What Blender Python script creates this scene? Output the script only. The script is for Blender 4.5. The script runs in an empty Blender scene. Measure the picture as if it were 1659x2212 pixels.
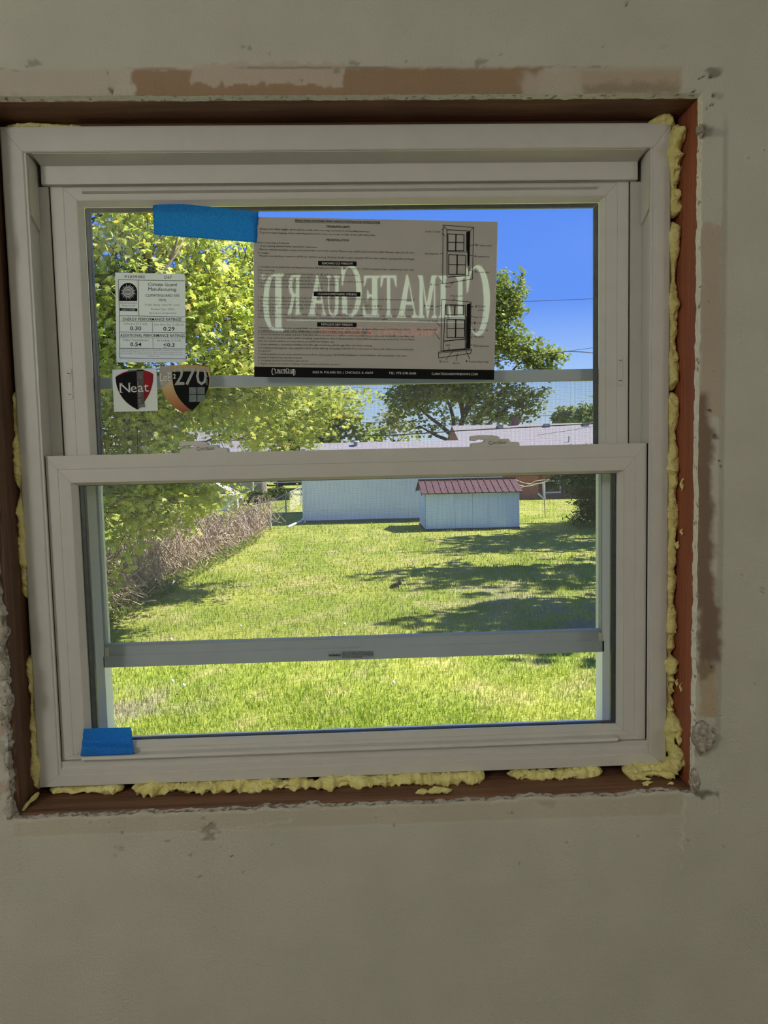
import bpy, math, random
import numpy as np
from mathutils import Vector, Matrix

random.seed(7)
RNG = np.random.default_rng(11)
scene = bpy.context.scene
COL = scene.collection

# ------------------------------------------------------------------ camera
IMG_W, IMG_H, FPX = 1659.0, 2212.0, 1659.7
YAW, PITCH, ROLL = 0.03748, -0.08022, -0.02184
CAM = np.array([0.00304, -1.11325, 1.51815])
_f = np.array([math.sin(YAW) * math.cos(PITCH), math.cos(YAW) * math.cos(PITCH), math.sin(PITCH)])
_r0 = np.array([math.cos(YAW), -math.sin(YAW), 0.0])
_u0 = np.cross(_r0, _f)
_r = _r0 * math.cos(ROLL) + _u0 * math.sin(ROLL)
_u = -_r0 * math.sin(ROLL) + _u0 * math.cos(ROLL)
cam_data = bpy.data.cameras.new('camera')
cam = bpy.data.objects.new('camera', cam_data)
COL.objects.link(cam)
cam.matrix_world = Matrix(((_r[0], _u[0], -_f[0], CAM[0]), (_r[1], _u[1], -_f[1], CAM[1]),
                           (_r[2], _u[2], -_f[2], CAM[2]), (0, 0, 0, 1)))
cam_data.sensor_fit = 'VERTICAL'
cam_data.sensor_height = 36.0
cam_data.lens = 36.0 * FPX / IMG_H
cam_data.clip_start = 0.02
cam_data.clip_end = 1000
scene.camera = cam

# ------------------------------------------------------------------ sky, sun, exposure
scene.view_settings.view_transform = 'Standard'
scene.view_settings.look = 'None'
scene.view_settings.exposure = 0.0
scene.view_settings.gamma = 1.0
scene.view_settings.use_curve_mapping = False
scene.cycles.use_denoising = True
scene.cycles.transparent_max_bounces = 16

world = bpy.data.worlds.new('sky')
scene.world = world
world.use_nodes = True
wn = world.node_tree
wn.nodes.clear()
w_out = wn.nodes.new('ShaderNodeOutputWorld')
w_bg = wn.nodes.new('ShaderNodeBackground')
w_tc = wn.nodes.new('ShaderNodeTexCoord')
w_sep = wn.nodes.new('ShaderNodeSeparateXYZ')
w_ramp = wn.nodes.new('ShaderNodeValToRGB')
wn.links.new(w_tc.outputs['Generated'], w_sep.inputs[0])
wn.links.new(w_sep.outputs['Z'], w_ramp.inputs[0])
wn.links.new(w_ramp.outputs[0], w_bg.inputs[0])
wn.links.new(w_bg.outputs[0], w_out.inputs[0])
els = w_ramp.color_ramp.elements
els[0].position = 0.0
els[0].color = (0.78, 0.92, 1.05, 1)
els[1].position = 1.0
els[1].color = (0.15, 0.31, 0.86, 1)
for pos, c in ((0.07, (0.50, 0.76, 1.12)), (0.18, (0.150, 0.360, 1.09)), (0.32, (0.115, 0.310, 1.03))):
    e = els.new(pos)
    e.color = (*c, 1)
w_bg.inputs[1].default_value = 0.90

SUN_DIR = Vector((math.cos(math.radians(52)) * math.cos(math.radians(13)),
                  math.cos(math.radians(52)) * math.sin(math.radians(13)), math.sin(math.radians(52))))
sun_data = bpy.data.lights.new('sun', 'SUN')
sun_data.energy = 12.0
sun_data.color = (1.0, 0.95, 0.84)
sun_data.angle = math.radians(0.6)
sun = bpy.data.objects.new('sun', sun_data)
COL.objects.link(sun)
sun.rotation_euler = (-SUN_DIR).to_track_quat('-Z', 'Y').to_euler()
sun.location = (20, 10, 30)
LAMP_STRENGTH = 29.0

# ------------------------------------------------------------------ helpers
GZ = -1.48           # lawn level, the room floor is z = 0


def at(px, py, Y):
    """point on the plane y = Y that the photograph shows at pixel (px, py)"""
    px = np.asarray(px, float)
    py = np.asarray(py, float)
    a = ((px - IMG_W / 2) / FPX)[..., None]
    b = ((py - IMG_H / 2) / FPX)[..., None]
    d = _f + _r * a - _u * b
    t = (np.asarray(Y, float) - CAM[1]) / d[..., 1]
    return CAM + d * t[..., None]


def on_ground(px, py, z=GZ):
    d = _f + _r * ((px - IMG_W / 2) / FPX) - _u * ((py - IMG_H / 2) / FPX)
    return CAM + d * ((z - CAM[2]) / d[2])


def to_px(P):
    d = np.asarray(P, float) - CAM
    z = d @ _f
    return IMG_W / 2 + FPX * (d @ _r) / z, IMG_H / 2 - FPX * (d @ _u) / z


def _hash(ix, iy, iz, seed):
    n = (ix * 374761393 + iy * 668265263 + iz * 1274126177 + seed * 974634777) & 0x7fffffff
    n = ((n ^ (n >> 13)) * 1274126177) & 0x7fffffff
    n = n ^ (n >> 16)
    return (n & 0xffff) / 65535.0


def vnoise(P, scale=1.0, seed=0):
    P = np.asarray(P, float) * scale
    i = np.floor(P).astype(np.int64)
    f = P - i
    f = f * f * (3 - 2 * f)
    out = 0
    for dx in (0, 1):
        for dy in (0, 1):
            for dz in (0, 1):
                w = (f[..., 0] if dx else 1 - f[..., 0]) * (f[..., 1] if dy else 1 - f[..., 1]) * (f[..., 2] if dz else 1 - f[..., 2])
                out = out + w * _hash(i[..., 0] + dx, i[..., 1] + dy, i[..., 2] + dz, seed)
    return out


def fbm(P, scale, seed=0, octv=4):
    s = 0
    a = 0.5
    for k in range(octv):
        s = s + a * vnoise(P, scale * 2 ** k, seed + k * 17)
        a *= 0.5
    return s / (1 - 0.5 ** octv)


def sstep(a, b, x):
    t = np.clip((x - a) / (b - a), 0, 1)
    return t * t * (3 - 2 * t)


def lin(r, g, b):
    return tuple(((c / 255.0) / 12.92 if c / 255.0 <= 0.04045 else ((c / 255.0 + 0.055) / 1.055) ** 2.4) for c in (r, g, b))


# ---- materials
def mat_new(name):
    m = bpy.data.materials.new(name)
    m.use_nodes = True
    return m, m.node_tree, m.node_tree.nodes['Principled BSDF']


def mat(name, color, rough=0.6, noise=0.0, nscale=20.0, bump=0.0, bscale=80.0, metallic=0.0, spec=0.4,
        color2=None, stretch=(1, 1, 1), attr=None, detail=4):
    """principled material: base colour broken up by object-space noise, optional colour attribute and fine bump"""
    m, nt, b = mat_new(name)
    b.inputs['Roughness'].default_value = rough
    b.inputs['Metallic'].default_value = metallic
    b.inputs['Specular IOR Level'].default_value = spec
    tc = nt.nodes.new('ShaderNodeTexCoord')
    mp = nt.nodes.new('ShaderNodeMapping')
    mp.inputs['Scale'].default_value = stretch
    nt.links.new(tc.outputs['Object'], mp.inputs[0])
    src = None
    if noise > 0 or color2:
        nz = nt.nodes.new('ShaderNodeTexNoise')
        nz.inputs['Scale'].default_value = nscale
        nz.inputs['Detail'].default_value = detail
        nt.links.new(mp.outputs[0], nz.inputs['Vector'])
        rp = nt.nodes.new('ShaderNodeValToRGB')
        c2 = color2 or tuple(max(0, c * (1 - noise)) for c in color)
        c1 = color if color2 else tuple(min(1, c * (1 + noise * 0.6)) for c in color)
        rp.color_ramp.elements[0].position = 0.32
        rp.color_ramp.elements[1].position = 0.68
        rp.color_ramp.elements[0].color = (*c2, 1)
        rp.color_ramp.elements[1].color = (*c1, 1)
        nt.links.new(nz.outputs['Fac'], rp.inputs[0])
        src = rp.outputs[0]
    if attr:
        at_n = nt.nodes.new('ShaderNodeAttribute')
        at_n.attribute_name = attr
        if src is not None:
            mx = nt.nodes.new('ShaderNodeMix')
            mx.data_type = 'RGBA'
            mx.blend_type = 'MULTIPLY'
            mx.inputs['Factor'].default_value = 1.0
            nt.links.new(src, mx.inputs['A'])
            nt.links.new(at_n.outputs['Color'], mx.inputs['B'])
            src = mx.outputs['Result']
        else:
            src = at_n.outputs['Color']
    if src is not None:
        nt.links.new(src, b.inputs['Base Color'])
    else:
        b.inputs['Base Color'].default_value = (*color, 1)
    if bump > 0:
        n2 = nt.nodes.new('ShaderNodeTexNoise')
        n2.inputs['Scale'].default_value = bscale
        n2.inputs['Detail'].default_value = 3
        nt.links.new(mp.outputs[0], n2.inputs['Vector'])
        bp = nt.nodes.new('ShaderNodeBump')
        bp.inputs['Strength'].default_value = bump
        bp.inputs['Distance'].default_value = 0.01
        nt.links.new(n2.outputs['Fac'], bp.inputs['Height'])
        nt.links.new(bp.outputs[0], b.inputs['Normal'])
    return m


def mat_translucent(name, color, tcolor, fac, attr=None, noise=0.0, nscale=60.0, rough=0.7):
    """thin sheet: diffuse reflection mixed with light passing through"""
    m, nt, b = mat_new(name)
    b.inputs['Base Color'].default_value = (*color, 1)
    b.inputs['Roughness'].default_value = rough
    b.inputs['Specular IOR Level'].default_value = 0.25
    tr = nt.nodes.new('ShaderNodeBsdfTranslucent')
    tr.inputs['Color'].default_value = (*tcolor, 1)
    mx = nt.nodes.new('ShaderNodeMixShader')
    mx.inputs[0].default_value = fac
    out = nt.nodes['Material Output']
    nt.links.new(b.outputs[0], mx.inputs[1])
    nt.links.new(tr.outputs[0], mx.inputs[2])
    nt.links.new(mx.outputs[0], out.inputs[0])
    if attr:
        a = nt.nodes.new('ShaderNodeAttribute')
        a.attribute_name = attr
        for dst, c in ((b.inputs['Base Color'], color), (tr.inputs['Color'], tcolor)):
            mm = nt.nodes.new('ShaderNodeMix')
            mm.data_type = 'RGBA'
            mm.blend_type = 'MULTIPLY'
            mm.inputs['Factor'].default_value = 1.0
            mm.inputs['B'].default_value = (*c, 1)
            nt.links.new(a.outputs['Color'], mm.inputs['A'])
            nt.links.new(mm.outputs['Result'], dst)
    elif noise > 0:
        tc = nt.nodes.new('ShaderNodeTexCoord')
        nz = nt.nodes.new('ShaderNodeTexNoise')
        nz.inputs['Scale'].default_value = nscale
        nt.links.new(tc.outputs['Object'], nz.inputs['Vector'])
        for dst, c in ((b.inputs['Base Color'], color), (tr.inputs['Color'], tcolor)):
            rp = nt.nodes.new('ShaderNodeValToRGB')
            rp.color_ramp.elements[0].position = 0.3
            rp.color_ramp.elements[1].position = 0.7
            rp.color_ramp.elements[0].color = (*[x * (1 - noise) for x in c], 1)
            rp.color_ramp.elements[1].color = (*[min(1, x * (1 + noise)) for x in c], 1)
            nt.links.new(nz.outputs['Fac'], rp.inputs[0])
            nt.links.new(rp.outputs[0], dst)
    return m


def mat_glass(name):
    m, nt, b = mat_new(name)
    nt.nodes.remove(b)
    tr = nt.nodes.new('ShaderNodeBsdfTransparent')
    tr.inputs['Color'].default_value = (0.985, 0.987, 0.990, 1)
    gl = nt.nodes.new('ShaderNodeBsdfGlossy')
    gl.inputs['Roughness'].default_value = 0.01
    fr = nt.nodes.new('ShaderNodeFresnel')
    fr.inputs['IOR'].default_value = 1.35
    mx = nt.nodes.new('ShaderNodeMixShader')
    nt.links.new(fr.outputs[0], mx.inputs[0])
    nt.links.new(tr.outputs[0], mx.inputs[1])
    nt.links.new(gl.outputs[0], mx.inputs[2])
    nt.links.new(mx.outputs[0], nt.nodes['Material Output'].inputs[0])
    return m


# ---- mesh building
WLOC = {}


def empty(name, loc, parent=None):
    o = bpy.data.objects.new(name, None)
    o.empty_display_size = 0.05
    COL.objects.link(o)
    p = WLOC.get(parent.name, Vector((0, 0, 0))) if parent else Vector((0, 0, 0))
    o.parent = parent
    o.location = Vector(loc) - p
    WLOC[o.name] = Vector(loc)
    return o


def tag(o, label=None, cat=None, group=None, kind=None):
    if label:
        o['label'] = label
    if cat:
        o['category'] = cat
    if group:
        o['group'] = group
    if kind:
        o['kind'] = kind
    return o


class MB:
    def __init__(self):
        self.v = []
        self.f = []
        self.c = []

    def add(self, verts, faces, col=None):
        n = len(self.v)
        self.v.extend([tuple(map(float, p)) for p in verts])
        self.f.extend([tuple(int(i) + n for i in fc) for fc in faces])
        if col is not None:
            if len(self.c) < n:
                self.c.extend([(1, 1, 1)] * (n - len(self.c)))
            if np.ndim(col) == 1:
                self.c.extend([tuple(col)] * len(verts))
            else:
                self.c.extend([tuple(map(float, q)) for q in col])
        return self

    def box(self, x0, x1, y0, y1, z0, z1, col=None):
        v = [(x0, y0, z0), (x1, y0, z0), (x1, y1, z0), (x0, y1, z0), (x0, y0, z1), (x1, y0, z1), (x1, y1, z1), (x0, y1, z1)]
        f = [(0, 3, 2, 1), (4, 5, 6, 7), (0, 1, 5, 4), (1, 2, 6, 5), (2, 3, 7, 6), (3, 0, 4, 7)]
        return self.add(v, f, col)

    def hexa(self, p8, col=None):
        f = [(0, 3, 2, 1), (4, 5, 6, 7), (0, 1, 5, 4), (1, 2, 6, 5), (2, 3, 7, 6), (3, 0, 4, 7)]
        return self.add(p8, f, col)

    def prism_xz(self, pts, y0, y1):
        """outline in x,z extruded from y0 (front) to y1"""
        n = len(pts)
        v = [(p[0], y0, p[1]) for p in pts] + [(p[0], y1, p[1]) for p in pts]
        f = [tuple(range(n)), tuple(range(2 * n - 1, n - 1, -1))]
        f += [(i, i + n, (i + 1) % n + n, (i + 1) % n) for i in range(n)]
        return self.add(v, f)

    def prism_yz(self, pts, x0, x1):
        n = len(pts)
        v = [(x0, p[0], p[1]) for p in pts] + [(x1, p[0], p[1]) for p in pts]
        f = [tuple(range(n - 1, -1, -1)), tuple(range(n, 2 * n))]
        f += [(i, (i + 1) % n, (i + 1) % n + n, i + n) for i in range(n)]
        return self.add(v, f)

    def tube(self, pts, radii, n=6, cap=True, col=None):
        pts = [Vector(p) for p in pts]
        if np.ndim(radii) == 0:
            radii = [radii] * len(pts)
        vs, fs = [], []
        prev = None
        for i, p in enumerate(pts):
            d = (pts[min(i + 1, len(pts) - 1)] - pts[max(i - 1, 0)])
            if d.length < 1e-9:
                d = Vector((0, 0, 1))
            d.normalize()
            a = prev if prev is not None else (Vector((0, 0, 1)) if abs(d.z) < 0.9 else Vector((1, 0, 0)))
            u = d.cross(a)
            if u.length < 1e-6:
                u = d.cross(Vector((1, 0.3, 0)))
            u.normalize()
            w = u.cross(d).normalized()
            prev = w
            for k in range(n):
                t = 2 * math.pi * k / n
                vs.append(p + (u * math.cos(t) + w * math.sin(t)) * radii[i])
        for i in range(len(pts) - 1):
            for k in range(n):
                fs.append((i * n + k, i * n + (k + 1) % n, (i + 1) * n + (k + 1) % n, (i + 1) * n + k))
        if cap:
            fs.append(tuple(range(n - 1, -1, -1)))
            fs.append(tuple(range((len(pts) - 1) * n, len(pts) * n)))
        return self.add(vs, fs, col)

    def lathe(self, prof, centre, n=24):
        """profile (r, z) around the vertical axis"""
        vs, fs = [], []
        for r, z in prof:
            for k in range(n):
                t = 2 * math.pi * k / n
                vs.append((centre[0] + r * math.cos(t), centre[1] + r * math.sin(t), centre[2] + z))
        for i in range(len(prof) - 1):
            for k in range(n):
                fs.append((i * n + k, i * n + (k + 1) % n, (i + 1) * n + (k + 1) % n, (i + 1) * n + k))
        return self.add(vs, fs)

    def build(self, name, material, parent=None, origin=None, smooth=False, bevel=0.0, attr='Col'):
        me = bpy.data.meshes.new(name)
        off = WLOC[parent.name] if parent is not None else Vector(origin or (0, 0, 0))
        V = np.array(self.v, float) - np.array(off)
        me.from_pydata(V.tolist(), [], self.f)
        if self.c:
            if len(self.c) < len(self.v):
                self.c.extend([(1, 1, 1)] * (len(self.v) - len(self.c)))
            ca = me.color_attributes.new(attr, 'FLOAT_COLOR', 'POINT')
            arr = np.ones((len(self.c), 4), np.float32)
            arr[:, :3] = np.array(self.c, np.float32)
            ca.data.foreach_set('color', arr.ravel())
        if smooth:
            me.polygons.foreach_set('use_smooth', [True] * len(me.polygons))
        me.update()
        o = bpy.data.objects.new(name, me)
        if material is not None:
            me.materials.append(material)
        COL.objects.link(o)
        o.parent = parent
        if parent is None:
            o.location = off
            WLOC[o.name] = Vector(off)
        else:
            WLOC[o.name] = Vector(off)
        if bevel > 0:
            b = o.modifiers.new('bevel', 'BEVEL')
            b.width = bevel
            b.segments = 2
            b.limit_method = 'ANGLE'
        return o


def mesh_np(name, V, F, material, parent=None, origin=(0, 0, 0), col=None, smooth=False):
    """triangle or quad mesh from numpy arrays"""
    off = np.array(WLOC[parent.name]) if parent is not None else np.array(origin, float)
    V = np.asarray(V, float) - off
    F = np.asarray(F, np.int32)
    k = F.shape[1]
    me = bpy.data.meshes.new(name)
    me.vertices.add(len(V))
    me.vertices.foreach_set('co', V.astype(np.float32).ravel())
    me.loops.add(F.size)
    me.loops.foreach_set('vertex_index', F.ravel())
    me.polygons.add(len(F))
    me.polygons.foreach_set('loop_start', np.arange(0, F.size, k, dtype=np.int32))
    me.polygons.foreach_set('loop_total', np.full(len(F), k, np.int32))
    if smooth:
        me.polygons.foreach_set('use_smooth', np.ones(len(F), bool))
    me.update(calc_edges=True)
    if col is not None:
        ca = me.color_attributes.new('Col', 'FLOAT_COLOR', 'POINT')
        arr = np.ones((len(V), 4), np.float32)
        arr[:, :3] = col
        ca.data.foreach_set('color', arr.ravel())
    me.materials.append(material)
    o = bpy.data.objects.new(name, me)
    COL.objects.link(o)
    o.parent = parent
    if parent is None:
        o.location = off
    WLOC[o.name] = Vector(off)
    return o


def grid_faces(nu, nv, wrap_u=False):
    iu = np.arange(nu if wrap_u else nu - 1)
    iv = np.arange(nv - 1)
    A, B = np.meshgrid(iu, iv, indexing='ij')
    A2 = (A + 1) % nu
    return np.stack([A * nv + B, A2 * nv + B, A2 * nv + B + 1, A * nv + B + 1], -1).reshape(-1, 4)


def mitred(outer, widths, prof, parent, mats, names, gap=0.0002):
    """four mitred members around a rectangle; prof: closed loop of (d in 0..1 across the member, y)
    outer = x0,x1,z0,z1; widths = left,right,bottom,top"""
    x0, x1, z0, z1 = outer
    wl, wr, wb, wt = widths

    def corner(k, d):
        return ((x0 + d * wl, z0 + d * wb), (x1 - d * wr, z0 + d * wb), (x1 - d * wr, z1 - d * wt), (x0 + d * wl, z1 - d * wt))[k]
    out = []
    n = len(prof)
    for side, (ka, kb) in enumerate(((3, 2), (0, 1), (0, 3), (1, 2))):   # top, bottom, left, right
        m = MB()
        vs = []
        for k, sgn in ((ka, 1), (kb, -1)):
            for d, y in prof:
                x, z = corner(k, d)
                if side < 2:
                    x += gap * sgn
                else:
                    z += gap * sgn
                vs.append((x, y, z))
        fs = [(i, (i + 1) % n, (i + 1) % n + n, i + n) for i in range(n)]
        fs += [tuple(range(n)), tuple(range(2 * n - 1, n - 1, -1))]
        m.add(vs, fs)
        o = m.build(names[side], mats, parent)
        out.append(o)
    for o in out:
        import bmesh
        bm = bmesh.new()
        bm.from_mesh(o.data)
        bmesh.ops.recalc_face_normals(bm, faces=bm.faces)
        bm.to_mesh(o.data)
        bm.free()
    return out


def fix_normals(o):
    import bmesh
    bm = bmesh.new()
    bm.from_mesh(o.data)
    bmesh.ops.recalc_face_normals(bm, faces=bm.faces)
    bm.to_mesh(o.data)
    bm.free()
    return o


# ---- print on flat things: everything given in pixels, laid on a plane y = Y
def text_mesh(body, res=2, offset=0.0, shear=0.0):
    cu = bpy.data.curves.new('lettering', 'FONT')
    cu.body = body
    cu.resolution_u = res
    cu.offset = offset
    cu.shear = shear
    o = bpy.data.objects.new('lettering', cu)
    COL.objects.link(o)
    dg = bpy.context.evaluated_depsgraph_get()
    ev = o.evaluated_get(dg)
    me = ev.to_mesh()
    V = np.zeros(len(me.vertices) * 3)
    me.vertices.foreach_get('co', V)
    V = V.reshape(-1, 3)[:, :2].copy()
    F = [tuple(p.vertices) for p in me.polygons]
    ev.to_mesh_clear()
    bpy.data.objects.remove(o)
    bpy.data.curves.remove(cu)
    return V, F


CAP_H = None


def put_text(mb, body, p0, p1, cap, Y, conv, res=2, offset=0.0, centre=False, shear=0.0):
    """lay a line of text with its baseline from p0 to p1 and capital height cap, all in crop units"""
    global CAP_H
    if CAP_H is None:
        hv, _ = text_mesh('H')
        CAP_H = hv[:, 1].max() - hv[:, 1].min()
    V, F = text_mesh(body, res, offset, shear)
    if len(V) == 0:
        return
    x0, x1 = V[:, 0].min(), V[:, 0].max()
    u = (V[:, 0] - x0) / (x1 - x0)
    v = V[:, 1] / CAP_H
    p0 = np.array(p0, float)
    p1 = np.array(p1, float)
    d = p1 - p0
    nrm = np.array([d[1], -d[0]]) / np.hypot(*d)
    P = p0 + u[:, None] * d + v[:, None] * cap * nrm
    mb.add(conv(P, Y), F)


def crop_conv(x0, y0, scale):
    def conv(P, Y):
        P = np.asarray(P, float)
        return at(x0 + P[:, 0] / scale, y0 + P[:, 1] / scale, Y)
    return conv


def put_poly(mb, pts, Y, conv):
    V = conv(np.array(pts, float), Y)
    mb.add(V, [tuple(range(len(V) - 1, -1, -1))])


def put_line(mb, a, b, w, Y, conv):
    a = np.array(a, float)
    b = np.array(b, float)
    d = (b - a) / np.hypot(*(b - a))
    n = np.array([-d[1], d[0]]) * w / 2
    put_poly(mb, [a - n, b - n, b + n, a + n], Y, conv)


# ------------------------------------------------------------------ materials
WALLC = (0.60, 0.585, 0.505)
M_wall = mat('painted_drywall', (0.97, 0.97, 0.97), 0.75, noise=0.05, nscale=9, bump=0.25, bscale=260, attr='Col')
M_room = mat('painted_room_wall', WALLC, 0.75, noise=0.05, nscale=6, bump=0.2, bscale=200)
M_ceiling = mat('ceiling_paint', (0.72, 0.71, 0.67), 0.85, noise=0.04, nscale=5, bump=0.3, bscale=120)
M_floor = mat('oak_floor', (0.22, 0.17, 0.12), 0.5, noise=0.3, nscale=5, stretch=(8, 1, 1))
M_gyp = mat('gypsum_edge', (1, 1, 1), 0.9, noise=0.12, nscale=160, bump=0.25, bscale=300, attr='Col')
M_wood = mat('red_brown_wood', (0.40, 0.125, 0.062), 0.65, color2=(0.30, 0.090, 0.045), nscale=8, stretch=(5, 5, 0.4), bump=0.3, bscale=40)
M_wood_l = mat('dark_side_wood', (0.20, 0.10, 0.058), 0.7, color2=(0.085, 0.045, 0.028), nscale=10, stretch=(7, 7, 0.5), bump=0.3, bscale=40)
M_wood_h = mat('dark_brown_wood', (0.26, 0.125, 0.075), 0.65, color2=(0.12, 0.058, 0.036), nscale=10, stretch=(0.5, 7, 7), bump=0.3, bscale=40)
M_vinyl = mat('white_vinyl', (0.655, 0.64, 0.605), 0.42, noise=0.03, nscale=30, spec=0.35, bump=0.04, bscale=500)
M_vinyl_out = mat('white_vinyl_exterior', (0.95, 0.97, 1.0), 0.35, noise=0.02, nscale=12)
M_spacer = mat('dark_spacer', (0.11, 0.115, 0.115), 0.4, noise=0.2, nscale=90)
M_dark = mat('dark_gap', (0.02, 0.018, 0.015), 0.9, noise=0.2)
M_glass = mat_glass('window_glass')
M_screenframe = mat('screen_frame_aluminium', (0.48, 0.52, 0.56), 0.35, noise=0.05, nscale=14)
M_wire = mat('screen_wire', (0.30, 0.30, 0.30), 0.6, noise=0.1)
M_foam = mat('spray_foam', (0.97, 0.91, 0.42), 0.8, color2=(0.82, 0.72, 0.26), nscale=70, bump=0.5, bscale=220)
M_plaster = mat('broken_plaster', (0.66, 0.62, 0.54), 0.9, color2=(0.34, 0.29, 0.23), nscale=110, bump=0.9, bscale=150)
M_tape = mat_translucent('blue_painters_tape', (0.04, 0.32, 1.0), (0.06, 0.55, 1.0), 0.40, noise=0.18, nscale=420)
_nt = M_tape.node_tree
_tp = _nt.nodes.new('ShaderNodeBsdfTransparent')
_tp.inputs[0].default_value = (0.05, 0.62, 1.0, 1)
_mx = _nt.nodes.new('ShaderNodeMixShader')
_mx.inputs[0].default_value = 0.14
_out = _nt.nodes['Material Output']
_nt.links.new(_out.inputs[0].links[0].from_socket, _mx.inputs[1])
_nt.links.new(_tp.outputs[0], _mx.inputs[2])
_nt.links.new(_mx.outputs[0], _out.inputs[0])
M_paper = mat_translucent('thin_printed_paper', (0.97, 0.94, 0.88), (1.0, 1.0, 1.0), 0.68)
M_label = mat_translucent('white_label_paper', (0.90, 0.94, 1.0), (0.92, 0.95, 1.0), 0.36)
M_ink = mat('black_ink', (0.012, 0.012, 0.013), 0.7, noise=0.1, spec=0.08)
M_ink_grey = mat('grey_ink', (0.16, 0.16, 0.17), 0.6, noise=0.1)
M_ink_olive = mat('olive_ink', (0.10, 0.09, 0.03), 0.6, noise=0.1)
M_backprint = mat('dark_reverse_print', (0.46, 0.44, 0.42), 0.6, noise=0.1)
M_red_film = mat_translucent('red_film', (0.5, 0.10, 0.09), (1.0, 0.36, 0.32), 0.8)
M_white_ink = mat('white_ink', (0.72, 0.72, 0.70), 0.5, noise=0.03)
M_lamp_metal = mat('lamp_base_metal', (0.6, 0.58, 0.55), 0.35, metallic=0.7, noise=0.05)

M_grass_ground = None  # made with the lawn
SHEET = WALLC

# ------------------------------------------------------------------ the room shell
RX0, RX1, RY0, RZ1 = -2.6, 2.2, -3.6, 2.44
OPX, OZ0, OZ1 = 0.51, 1.5 - 0.5127, 1.5 + 0.5127    # opening in the drywall

o = MB().box(RX0 - .1, RX1 + .1, RY0 - .1, 0.19, -0.12, 0.0).build('floor', M_floor)
tag(o, 'brown wooden floor of the room below the window', 'floor', kind='structure')
o = MB().box(RX0 - .1, RX1 + .1, RY0 - .1, 0.19, RZ1, RZ1 + .1).build('ceiling', M_ceiling)
tag(o, 'flat off-white ceiling over the room', 'ceiling', kind='structure')
o = MB().box(RX0 - .1, RX0, RY0, 0.0, 0, RZ1).build('wall_left', M_room)
tag(o, 'plain beige wall at the left end of the room', 'wall', kind='structure')
o = MB().box(RX1, RX1 + .1, RY0, 0.0, 0, RZ1).build('wall_right', M_room)
tag(o, 'plain beige wall at the right end of the room', 'wall', kind='structure')
o = MB().box(RX0 - .1, RX1 + .1, RY0 - .1, RY0, 0, RZ1).build('wall_back', M_room)
tag(o, 'plain beige wall opposite the window', 'wall', kind='structure')

# window wall: plain drywall around a worn ring, the ring itself is finely meshed
RGX, RGZ0, RGZ1 = 0.66, 0.86, 2.16
NPER = 420


def ring_outline(k):
    """unit square perimeter, k corners in order BL, BR, TR, TL; returns side and fraction"""
    return k


wallm = MB()
for (xa, xb, za, zb) in ((RX0, -RGX, 0, RZ1), (RGX, RX1, 0, RZ1), (-RGX, RGX, 0, RGZ0), (-RGX, RGX, RGZ1, RZ1)):
    n0 = len(wallm.v)
    wallm.add([(xa, 0, za), (xb, 0, za), (xb, 0, zb), (xa, 0, zb)], [(0, 1, 2, 3)], WALLC)
    wallm.add([(xa, 0.0127, za), (xb, 0.0127, za), (xb, 0.0127, zb), (xa, 0.0127, zb)], [(3, 2, 1, 0)], WALLC)
wall_front = wallm.build('wall_front', M_wall)
tag(wall_front, 'beige drywall around the window, scarred where the old casing was torn off', 'wall', kind='structure')

# perimeter samples
side_n = 420
tt = np.linspace(0, 1, side_n, endpoint=False)
corn_in = np.array([(-OPX, OZ0), (OPX, OZ0), (OPX, OZ1), (-OPX, OZ1)])
corn_out = np.array([(-RGX, RGZ0), (RGX, RGZ0), (RGX, RGZ1), (-RGX, RGZ1)])
inn = np.concatenate([corn_in[k] + tt[:, None] * (corn_in[(k + 1) % 4] - corn_in[k]) for k in range(4)])
outr = np.concatenate([corn_out[k] + tt[:, None] * (corn_out[(k + 1) % 4] - corn_out[k]) for k in range(4)])
sid = np.repeat(np.arange(4), side_n)       # 0 bottom, 1 right, 2 top, 3 left
P3 = np.stack([inn[:, 0], np.zeros(len(inn)), inn[:, 1]], -1)
wob = (fbm(P3, 60, 3, 4) - 0.5) * np.array([0.006, 0.004, 0.0025, 0.012])[sid] - np.array([0, 0, 0, 0.0055])[sid]
wob += sstep(0.62, 0.75, vnoise(P3, 28, 9)) * np.array([0.004, 0.001, 0.0, 0.005])[sid]
nrm2 = np.array([(0, 1), (-1, 0), (0, -1), (1, 0)])[sid]        # pointing into the opening
edge_fade = np.minimum(tt, 1 - tt)
edge_fade = np.tile(sstep(0.0, 0.02, edge_fade), 4)
inn_w = inn + nrm2 * (wob * edge_fade)[:, None]
ts = np.concatenate([np.linspace(0, 0.62, 34), np.linspace(0.66, 1.0, 12)])
R2 = inn_w[:, None, :] + ts[None, :, None] * (outr - inn_w)[:, None, :]
NV = len(ts)
RP = np.stack([R2[..., 0], np.zeros(R2.shape[:2]), R2[..., 1]], -1).reshape(-1, 3)
px, py = to_px(RP)
nA = fbm(RP, 30, 21, 4)
nB = fbm(RP, 90, 41, 3)
nC = fbm(RP, 12, 61, 3)
jx = px + (nA - 0.5) * 60 + (nB - 0.5) * 20
jy = py + (nB - 0.5) * 26 + (nA - 0.5) * 10


def inbox(x, y, x0, y0, x1, y1, s=6.0):
    return (sstep(x0 - s, x0 + s, x) * (1 - sstep(x1 - s, x1 + s, x)) * sstep(y0 - s, y0 + s, y) * (1 - sstep(y1 - s, y1 + s, y)))


colr = np.tile(np.array(WALLC), (len(RP), 1)) * (0.97 + 0.06 * nC)[:, None]
rel = np.zeros(len(RP))


def paint(mask, c, k=1.0):
    global colr
    m = np.clip(mask * k, 0, 1)[:, None]
    colr = colr * (1 - m) + np.array(c) * m


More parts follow.
